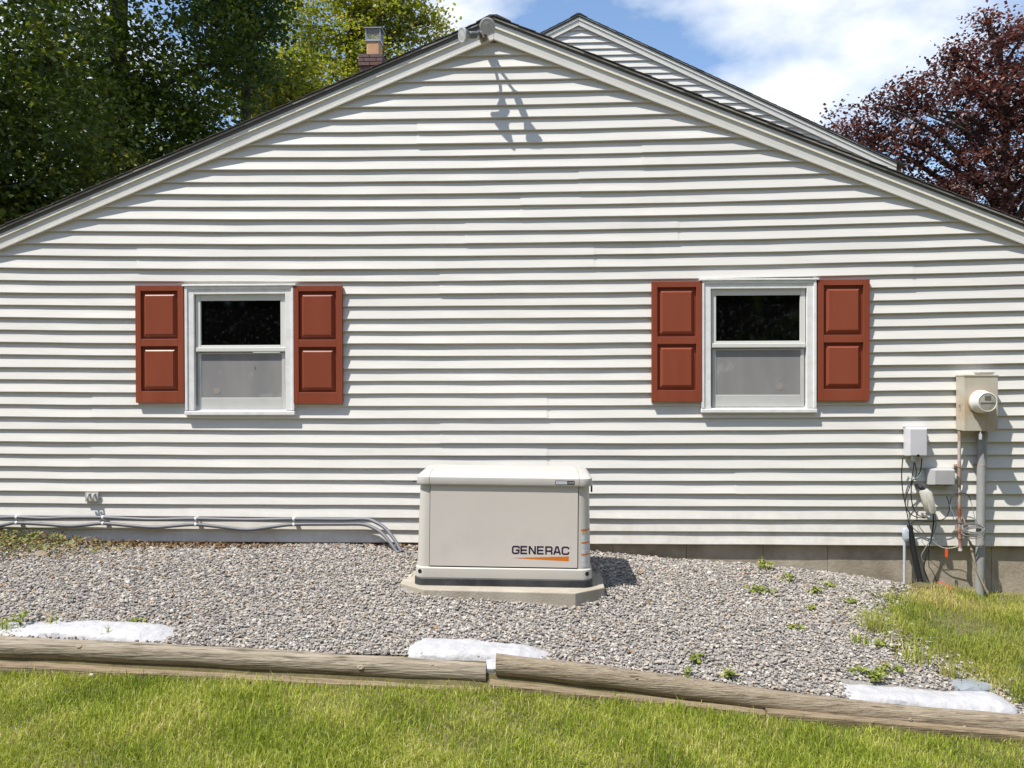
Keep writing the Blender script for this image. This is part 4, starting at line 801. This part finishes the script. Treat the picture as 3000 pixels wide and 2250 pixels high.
def gravel():
    n = 96000; x = nrs.uniform(-4.7, 3.6, n); y = -2.05*nrs.rand(n)
    keep = (x < right_edge(y)+.12+np.abs(nrs.normal(0, .16, n))) & (y > -2.035+.02*nrs.rand(n))
    ins = (np.abs(x+.03) < .66) & (y > -1.16) & (y < -.36); keep &= ~ins
    keep &= ~((np.abs(x+.03)+np.abs(np.where(y < -1.0, (y+1.0)*-1, 0))*1.05 < .66) & (y > -1.22) & (y < -.34))
    # thinner where soil, weeds and leaves lie by the wall
    keep &= ~((y > -.16-.10*np.sin(x*3)) & (x < -2.2) & (nrs.rand(n) < .55)); keep &= ~((y > -.5) & (x < -3.2) & (nrs.rand(n) < .45))
    for xa, xb, yc, wy, en in FOOT:
        t = np.clip((x-xa)/(xb-xa), 0, 1); e = np.sqrt(np.clip(1-(1-np.minimum(t/en[0], 1))**2, 0, 1))*np.sqrt(np.clip(1-(1-np.minimum((1-t)/en[1], 1))**2, 0, 1))
        keep &= ~((np.abs(y-yc) < wy*e*.52) & (t > .10) & (t < .96))
    x, y = x[keep], y[keep]; n = len(x)
    s = np.clip(nrs.lognormal(math.log(.0076), .30, n), .0043, .0160); z = gz(x, y)+wob(x, y)+.004+s*.35+nrs.rand(n)*.012
    vs = ico_v[None]*(1+nrs.uniform(-.26, .26, (n, 12, 1)))
    sc = np.stack([nrs.uniform(.85, 1.45, n), nrs.uniform(.75, 1.15, n), nrs.uniform(.45, .75, n)], 1)*s[:, None]; vs = vs*sc[:, None, :]
    a = nrs.uniform(0, 6.28, n); t = nrs.normal(0, .45, n); ca, sa, ct, st_ = np.cos(a), np.sin(a), np.cos(t), np.sin(t)
    X, Y, Z = vs[..., 0], vs[..., 1], vs[..., 2]
    Y, Z = Y*ct[:, None]-Z*st_[:, None], Y*st_[:, None]+Z*ct[:, None]; X, Y = X*ca[:, None]-Y*sa[:, None], X*sa[:, None]+Y*ca[:, None]
    V = np.stack([X+x[:, None], Y+y[:, None], Z+z[:, None]], -1).reshape(-1, 3)
    F = (ico_f[None]+12*np.arange(n)[:, None, None]).reshape(-1, 3)
    o = np_obj('gravel', V, F, M['gravel'], {'shade': np.repeat(nrs.rand(n), 12)}); o['kind'] = 'stuff'; o['label'] = 'loose grey and white gravel between the wall and the timbers'; o['category'] = 'gravel'
gravel()

# ------------------------------------------------------------------ grass and ground cover
def blades(name, x, y, zb, hgt, wid, lean, m, label, shade=None, kind='stuff', cat=None, parent=None):
    n = len(x); a = nrs.uniform(0, 6.28, n); l = np.abs(nrs.normal(0, lean, n)); dx, dy = np.cos(a), np.sin(a); px_, py_ = -dy, dx
    b = np.stack([x, y, zb-.004], 1); mid = b+np.stack([dx*hgt*l*.35, dy*hgt*l*.35, hgt*.58], 1); tip = b+np.stack([dx*hgt*l, dy*hgt*l, hgt*(1-.28*l)], 1)
    side = np.stack([px_*wid/2, py_*wid/2, np.zeros(n)], 1)
    V = np.stack([b-side*.8, b+side*.8, mid+side, tip, mid-side], 1).reshape(-1, 3); i = 5*np.arange(n)[:, None]
    F = np.concatenate([np.stack([i[:, 0], i[:, 0]+1, i[:, 0]+2, i[:, 0]+4], 1)]); F2 = np.stack([i[:, 0]+4, i[:, 0]+2, i[:, 0]+3, i[:, 0]+3], 1)
    F = np.concatenate([np.concatenate([F[:, [0, 1, 2]], F[:, [0, 2, 3]]]), F2[:, :3]])
    sh = nrs.rand(n) if shade is None else shade
    return np_obj(name, V, F, m, {'shade': np.repeat(sh, 5)}, parent=parent)
def lawn():
    n1 = 150000; x = np.concatenate([nrs.uniform(-3.7, 3.7, n1), nrs.uniform(-6, 6, 26000)]); y = np.concatenate([-2.135-1.25*nrs.rand(n1)**.9, -2.14-3.2*nrs.rand(26000)]); n = len(x)
    cl = np.sin(x*2.1+y*3)+np.sin(x*5.3-y*4.1)*.6+np.sin(x*9+y*11)*.45+np.sin(x*17-y*13)*.3
    hgt = np.clip(.040+.010*cl+nrs.normal(0, .016, n)+.03*(nrs.rand(n) > .985), .016, .12); z = gz(x, y)+wob(x, y)
    sh = np.clip(.52+nrs.normal(0, .20, n)+.05*np.sin(x*3.7-y*5)+.05*np.sin(x*8.1+y*14), 0, 1); dry = nrs.rand(n) < .12; sh[dry] = nrs.uniform(.8, 1, dry.sum())
    o = blades('lawn_grass', x, y, z, hgt, nrs.uniform(.0020, .0038, n), .55, M['grass'], '', sh)
    o['kind'] = 'stuff'; o['label'] = 'mown green lawn in front of the timbers'; o['category'] = 'grass'
    # grass on the bank by the meter
    n = 70000; x = nrs.uniform(2.1, 5.2, n); y = -.06-1.92*nrs.rand(n); d = x-right_edge(y)
    patch = np.sin(x*4.3+y*3.1)+np.sin(x*7.7-y*6.4)+.8*np.sin(x*2.1+y*9)
    keep = (nrs.rand(n) < np.clip((d+.10)*1.7, 0, 1)*np.clip(.72+.36*patch, .62*np.clip(d*1.6, 0, 1), 1)); x, y, patch = x[keep], y[keep], patch[keep]; n = len(x)
    sh = np.clip(.45+.16*patch*.5+nrs.normal(0, .2, n)+np.where(y > -.55, .28, 0)*nrs.rand(n), 0, 1)
    o = blades('bank_grass', x, y, gz(x, y)+wob(x, y), np.clip(.048+.012*patch+nrs.normal(0, .015, n), .015, .12), nrs.uniform(.0021, .0038, n), .6, M['grass_dry'], '', sh)
    o['kind'] = 'stuff'; o['label'] = 'patchy dry grass on the bank below the electric meter'; o['category'] = 'grass'
lawn()
def leaf_quads(c, nrm_tilt, size, rs=nrs, aspect=.8, up=.6):
    """flat folded leaves at centres c; returns verts, faces"""
    n = len(c); a = rs.uniform(0, 6.28, n); til = rs.normal(0, nrm_tilt, n)
    e1 = np.stack([np.cos(a)*np.cos(til), np.sin(a)*np.cos(til), np.sin(til)], 1)
    b = rs.normal(0, nrm_tilt, n); e2 = np.stack([-np.sin(a)*np.cos(b), np.cos(a)*np.cos(b), np.sin(b)], 1)
    e3 = np.cross(e1, e2); s = size[:, None]
    V = np.stack([c-e1*s*.5, c+e2*s*aspect*.5-e3*s*.10+e1*s*.05, c+e1*s*.55-e3*s*.12, c-e2*s*aspect*.5-e3*s*.10+e1*s*.05], 1).reshape(-1, 3)
    i = 4*np.arange(n)[:, None]; return V, np.concatenate([i, i+1, i+2, i+3], 1)
def cover(name, x, y, size, hgt, m, label, shade):
    c = np.stack([x, y, gz(x, y)+hgt], 1); V, F = leaf_quads(c, .5, size); o = np_obj(name, V, F, m, {'shade': np.repeat(shade, 4)})
    o['kind'] = 'stuff'; o['label'] = label; o['category'] = 'ground cover'; return o
n = 12000; x = -4.8+2.1*nrs.rand(n)**1.2; y = -.03-.72*nrs.rand(n)**1.3; k = nrs.rand(n) < np.clip(1.25-(x+4.7)*.55, .05, 1)*np.clip(1.1+y*1.3, .1, 1); x, y = x[k], y[k]; n = len(x)
g_ = np.where(nrs.rand(n) < np.clip(1.0-.42*(x+4.7)+.35*y, .15, .92), nrs.uniform(.72, 1, n), nrs.uniform(0, .62, n))
cover('weed_patch', x, y, nrs.uniform(.012, .034, n), .010+.075*nrs.rand(n)**2*np.clip(-2.6-x, .2, 1.2), M['litter'], 'low weeds and dead leaves at the foot of the wall under the conduits', g_)
n = 900; x = nrs.uniform(-3.4, -.7, n); y = -.02-.16*nrs.rand(n)**1.6; x = np.concatenate([x, nrs.uniform(-4, 2.3, 70)]); y = np.concatenate([y, -.2-1.75*nrs.rand(70)]); n = len(x); cover('leaf_litter', x, y, nrs.uniform(.015, .042, n), .016+.012*nrs.rand(n), M['litter'], 'brown fallen leaves along the foot of the siding', nrs.uniform(0, .5, n))

def weed(p, n, r, h, label, seed, tall=False):
    rs = np.random.RandomState(seed); root = thing('weed', label, 'weed', p, 'weeds growing in the gravel')
    mb_ = MB(); cs = []; 
    for i in range(max(3, n//5)):
        a = rs.uniform(0, 6.28); q = rs.uniform(.3, 1); e = Vector((math.cos(a)*r*q, math.sin(a)*r*q, h*rs.uniform(.45, 1)*(1.15-.5*q)))
        mb_.tube(spline([(0, 0, 0), (e.x*.4, e.y*.4, e.z*.7), tuple(e)], 3), [.0016]*7, 4); cs.append(e)
    st_ = mb_.build('stem', M['weedleaf'], root, local=True)
    c = np.array([tuple(cs[rs.randint(len(cs))]+Vector(rs.normal(0, 1, 3)*np.array([.016, .016, .007]))) for _ in range(n)]); V, F = leaf_quads(c, .45, rs.uniform(.018, .034, n), rs, aspect=.9)
    o = np_obj('leaves', V, F, M['weedleaf'], {'shade': np.repeat(rs.rand(n), 4)}, parent=root)
WEEDS = [((2.005, -0.125, -0.186), 60, .07, .10, 'upright leafy weed nearest the foundation in the gravel'), ((2.117, -0.358, -0.213), 70, .08, .05, 'spreading weed just below the upright one near the foundation'), ((1.799, -0.718, -0.212), 70, .10, .045, 'low wide weed, largest of the patches right of the generator pad'),
         ((2.232, -0.593, -0.248), 45, .06, .05, 'weed between two smaller ones at mid gravel'), ((2.390, -0.407, -0.248), 35, .05, .045, 'small dark weed below the foundation seam'), ((2.823, 0.112, -0.284), 14, .03, .06, 'tiny pale sprig against the foundation'),
         ((2.110, -0.912, -0.275), 20, .04, .03, 'small pair of green leaves alone in open gravel'), ((2.450, -0.721, -0.287), 22, .04, .05, 'thin weed at the edge of the grass bank'),
         ((1.906, -1.295, -0.317), 34, .045, .05, 'bright lone weed in the middle of the lower gravel'), ((2.415, -1.421, -0.393), 34, .05, .06, 'weed beside the long grass tufts'), ((1.170, -1.851, -0.355), 40, .05, .07, 'broad leafed weed sprouting behind the tan timber'), ((1.334, -1.969, -0.400), 36, .045, .07, 'bright weed farther down behind the tan timber'),
         ((2.189, -1.744, -0.441), 110, .13, .05, 'sprawling weed patch just above the clean white sack'), ((2.360, -1.678, -0.441), 50, .08, .05, 'darker weed trailing beside the sprawling patch'), ((1.085, -1.985, -0.374), 18, .03, .04, 'tiny green sprig touching the tan timber'),
         ((-2.250, -1.777, -0.176), 40, .07, .04, 'yellow green weed tuft behind the frayed sack'), ((-2.904, -1.883, -0.169), 45, .06, .11, 'leggy weed at the end of the frayed sack')]
for i, (p, n, r, h, lb_) in enumerate(WEEDS): weed(p, n, r, h, lb_, 40+i)
def tuft(p, n, r, h, label, seed, dry=False):
    global nrs
    old = nrs; nrs = np.random.RandomState(seed); x = nrs.normal(0, r*.5, n); y = nrs.normal(0, r*.35, n)
    o = blades('grass_tuft', x, y, np.zeros(n), np.clip(nrs.normal(h, h*.25, n), .02, 1), nrs.uniform(.003, .005, n), .55, M['grass_dry'] if dry else M['grass'], ''); nrs = old
    o.location = p; o['label'] = label; o['category'] = 'grass tuft'; o['group'] = 'grass tufts in the gravel'
TUFTS = [((2.771, -0.861, -0.343), 160, .16, .09, 'round bright grass tuft standing clear in the gravel', 0), ((2.795, -0.532, -0.309), 70, .10, .07, 'smaller grass tuft above the round bright one', 0), ((2.434, -1.168, -0.350), 90, .09, .13, 'tall thin grass tuft at the left edge of the bank', 1), ((2.269, -1.387, -0.372), 60, .07, .07, 'short dark tuft left of the long grass', 0),
         ((2.581, -1.528, -0.431), 120, .13, .12, 'dense blue green tuft below the bank grass', 0), ((2.704, -1.675, -0.473), 60, .06, .10, 'narrow tuft beside the flat slate stone', 1), ((3.009, -1.885, -0.543), 40, .06, .16, 'long thin blades beyond the end of the clean sack', 0), ((-2.739, -1.840, -0.169), 14, .05, .11, 'few tall green blades growing behind the frayed sack', 0), ((-2.976, -1.935, -0.174), 50, .07, .09, 'grass tuft at the frame edge behind the dark timber', 0),
         ((-2.303, -1.990, -0.184), 9, .05, .085, 'thin dry stalks in front of the frayed sack', 1)]
for i, (p, n, r, h, lb_, d) in enumerate(TUFTS): tuft(p, n, r, h, lb_, 80+i, d)
def rock(p, s, m, label, cat, seed, name='stone'):
    rs = random.Random(seed); bm = bmesh.new(); bmesh.ops.create_icosphere(bm, subdivisions=2, radius=1)
    for v in bm.verts: v.co = Vector((v.co.x*s[0], v.co.y*s[1], v.co.z*s[2]))*(1+rs.uniform(-.12, .12))
    me = bpy.data.meshes.new(name); bm.to_mesh(me); bm.free(); me.materials.append(m); o = bpy.data.objects.new(name, me); COL.objects.link(o); o.location = p; o['label'] = label; o['category'] = cat
rock((2.785, -1.750, -0.496), (.13, .09, .03), M['stone_slate'], 'flat blue grey slate stone at the foot of the grass bank', 'stone', 5)
rock((-2.294, -2.198, -0.337), (.013, .010, .010), M['nid'], 'small pale pebble lying on the lawn', 'pebble', 6, 'pebble')
for p, lb_, s_ in (((-3.561, -0.132, -0.024), 'cut stump end among the weeds by the wall', 1), ((-3.619, -0.505, -0.035), 'cut stump end farther from the wall among dead leaves', 2)):
    MB().lathe([(.045, -.05), (.047, .02), (.045, .034), (.03, .036), (.0, .035)], p, (.3, -.25, 1), 12).one('stump', M['stump'], lb_, 'stump', 'cut stumps in the weeds')
mb = MB()
for (a, b, c) in (((3.039, -0.240, -0.289), (3.228, -0.008, -0.279), (3.243, -0.214, -0.316)),): pass
rock((3.208, -0.117, -0.319), (.10, .05, .05), M['soil'], 'mound of dug soil under the black cable sleeve', 'soil mound', 8, 'soil_mound')
rock((3.453, -0.097, -0.351), (.12, .05, .035), M['soil'], 'low soil mound beside the thick conduit foot', 'soil mound', 9, 'soil_mound')
cable('cable', [(3.305, -0.160, -0.262), (3.324, -0.180, -0.251), (3.360, -0.200, -0.269), (3.384, -0.220, -0.298)], .0035, M['tag'], 'orange wire end poking out of the soil mound')

# ------------------------------------------------------------------ trees
def tree(name, label, base, trunk, r0, blobs, leaf, per, size, m, seed, spread=.38, limbs=26, tilt=.55, grp='trees around the house', flatz=.45, shell=.45):
    """blobs: (cx, cy, cz, rx, ry, rz, number of sprays); leaves gather in flat sprays at twig ends"""
    rs = np.random.RandomState(seed); root = thing(name, label, 'tree', base, grp); B = np.array(base)
    C = []
    for (cx, cy, cz, rx, ry, rz, k) in blobs:
        d = rs.normal(0, 1, (k, 3)); d /= np.linalg.norm(d, axis=1)[:, None]; q = rs.rand(k)**shell
        C.append(np.array([cx, cy, cz])+d*q[:, None]*np.array([rx, ry, rz]))
    C = np.concatenate(C); nC = len(C)
    off = rs.normal(0, 1, (nC, per, 3))*np.array([spread, spread, spread*flatz])
    out = C-np.array([base[0], base[1], C[:, 2].mean()]); az = np.arctan2(out[:, 1], out[:, 0])
    # sprays sag outwards
    rad = off[..., 0]*np.cos(az)[:, None]+off[..., 1]*np.sin(az)[:, None]; off[..., 2] -= .25*rad
    P = (C[:, None, :]+off).reshape(-1, 3); n = len(P)
    V, F = leaf_quads(P, tilt, size*rs.uniform(.6, 1.25, n), rs, aspect=.85)
    sh = np.clip(np.repeat(rs.normal(.45, .22, nC), per)+rs.normal(0, .16, n), 0, 1)
    np_obj('crown', V-B, F, m, {'shade': np.repeat(sh, 4)}, parent=root)
    mb_ = MB(); top = Vector(trunk[-1]); tp = spline([base]+list(trunk), 6); nt_ = len(tp)
    mb_.tube(tp, [r0*(1-.80*i/nt_) for i in range(nt_)], 10)
    zlo = tp[0].z+.28*(tp[-1].z-tp[0].z)
    idx = rs.choice(nC, min(limbs, nC), replace=False); ends = []
    for i in idx:
        e = Vector(C[i]); zj = min(max(e.z-.55*(Vector((e.x, e.y, 0))-Vector((base[0], base[1], 0))).length, zlo), tp[-1].z); j = min(range(nt_), key=lambda q: abs(tp[q].z-zj)); s0 = tp[j]
        mid = s0.lerp(e, .5)+Vector((rs.normal(0, .2), rs.normal(0, .2), .12*(e-s0).length)); mb_.tube(spline([s0, mid, e], 5), [max(.012, r0*.36*(1-.85*q/10)) for q in range(11)], 6); ends.append((s0, mid, e))
    E = np.array([tuple(m_.lerp(e_, .3)) for s_, m_, e_ in ends]+[tuple(m_.lerp(e_, .8)) for s_, m_, e_ in ends])
    for i in rs.choice(nC, min(260, nC), replace=False):
        c_ = C[i]; j = np.argmin(((E-c_)**2).sum(1)+np.where(E[:, 2] > c_[2]+.4, 4, 0)); s0 = Vector(E[j]); e = Vector(c_)
        if (e-s0).length < 2.6: mb_.tube([s0, s0.lerp(e, .5)+Vector((0, 0, .06)), e], [.014, .009, .005], 4, False)
    mb_.build('trunk', M['bark'], root, smooth=True)
    return root
tree('maple_tree', 'dark leafy tree filling the upper corner beside the low roof', (-8.6, 5.2, .0), [(-8.5, 5.1, 4), (-8.3, 5.0, 8), (-8.2, 5.0, 12)], .24,
     [(-8.2, 4.4, 9.4, 3.4, 3.2, 2.6, 240), (-7.5, 4.6, 5.2, 1.7, 1.6, 2.2, 210), (-8.2, 4.6, 3.4, 2.0, 1.6, 1.5, 130), (-6.9, 5.4, 3.2, 1.7, 1.2, 1.3, 120)], None, 78, .088, M['leaf_dark'], 21, spread=.27)
tree('maple_tree', 'tall dense shade tree with sky gaps, behind the low roof slope', (-9.4, 11.4, -.1), [(-9.2, 11.3, 5), (-8.9, 11.2, 10), (-8.6, 11.2, 16)], .34,
     [(-8.8, 10.2, 13.2, 5.0, 4.6, 3.6, 430), (-8.4, 10.4, 7.4, 2.9, 2.0, 2.6, 250), (-7.0, 10.6, 5.6, 2.0, 1.6, 1.8, 120)], None, 78, .108, M['leaf_dark'], 22, spread=.31, limbs=40)
tree('hemlock_tree', 'bluish green bushy tree between the shade tree and the bright one', (-7.0, 13.4, -.1), [(-7.0, 13.4, 5), (-6.9, 13.3, 9), (-6.9, 13.3, 13)], .2,
     [(-6.9, 12.8, 9.9, 1.15, 1.2, 2.3, 230), (-6.9, 12.9, 12.6, 1.5, 1.5, 1.8, 130)], None, 44, .12, M['leaf_mid'], 23, spread=.26)
tree('ash_tree', 'airy yellow green tree behind the chimney with branches showing', (-6.2, 19.5, -.2), [(-6.1, 19.4, 5), (-5.9, 19.3, 9), (-5.5, 19.2, 14.5)], .24,
     [(-6.0, 19.0, 11.4, 2.7, 2.2, 3.2, 300), (-4.5, 19.0, 12.6, 1.5, 1.6, 2.0, 110), (-6.6, 19.0, 8.6, 2.4, 1.8, 1.6, 130), (-3.15, 19.2, 12.0, .45, .5, .9, 14)], None, 52, .115, M['leaf_bright'], 24, spread=.30, limbs=44)
tree('maple_tree', 'low sunlit green tree just over the roof line left of the chimney', (-6.9, 16.2, -.2), [(-6.9, 16.1, 4), (-6.8, 16.1, 8)], .15,
     [(-6.8, 15.8, 8.9, 1.4, 1.2, 1.2, 170)], None, 40, .13, M['leaf_bright'], 25, spread=.30)
tree('maple_tree', 'distant dark green tree closing the gaps beyond the shade tree', (-13.4, 19.6, -.2), [(-13.4, 19.5, 5), (-13.3, 19.4, 9), (-13.2, 19.4, 12)], .25,
     [(-13.4, 19.0, 7.4, 3.8, 2.0, 4.4, 300), (-10.6, 19.4, 6.6, 2.0, 1.6, 2.2, 90)], None, 34, .20, M['leaf_mid'], 27, spread=.42)
tree('purple_maple', 'dark purple leaved maple rising beyond the roof on the meter side', (12.2, 15.2, -.5), [(12.1, 15.1, 3), (11.8, 15.0, 6), (11.6, 15.0, 9.6)], .26,
     [(12.2, 14.6, 6.4, 3.7, 2.6, 2.6, 310), (11.6, 14.7, 8.5, 2.0, 1.8, 1.3, 130), (8.3, 14.6, 7.5, 1.1, 1.0, .7, 46), (9.5, 14.5, 5.6, 2.0, 1.5, 1.9, 150), (13.9, 14.7, 7.5, 1.9, 1.6, 1.8, 100), (10.3, 14.6, 9.3, .3, .3, .5, 12), (11.1, 14.6, 10.1, .12, .15, .45, 6), (12.1, 14.6, 9.8, .7, .4, .35, 18), (9.3, 14.6, 8.2, .6, .5, .4, 20)], None, 62, .098, M['leaf_purple'], 26, spread=.24, limbs=44)
# unseen trees added behind the camera, blocking low sky light, mirrored in the panes
def sky_blocker():
    rs = np.random.RandomState(77); n = 52000; a = rs.uniform(-1.45, 1.45, n); r = 24+5*rs.rand(n)+3*np.sin(a*9)
    top = 11.5+2.2*np.sin(a*7.3)+1.6*np.sin(a*17+1); z = -.6+top*rs.rand(n)**.85
    c = np.stack([r*np.sin(a), -4-r*np.cos(a), z], 1); V, F = leaf_quads(c, .8, rs.uniform(.45, .95, n), rs, aspect=.9)
    o = np_obj('sky_blocking_trees', V, F, M['leaf_mid'], {'shade': np.repeat(rs.rand(n), 4)}); o['kind'] = 'stuff'; o['label'] = 'unseen leafy trees added across the lawn to keep low sky light off the wall'; o['category'] = 'woods'
sky_blocker()
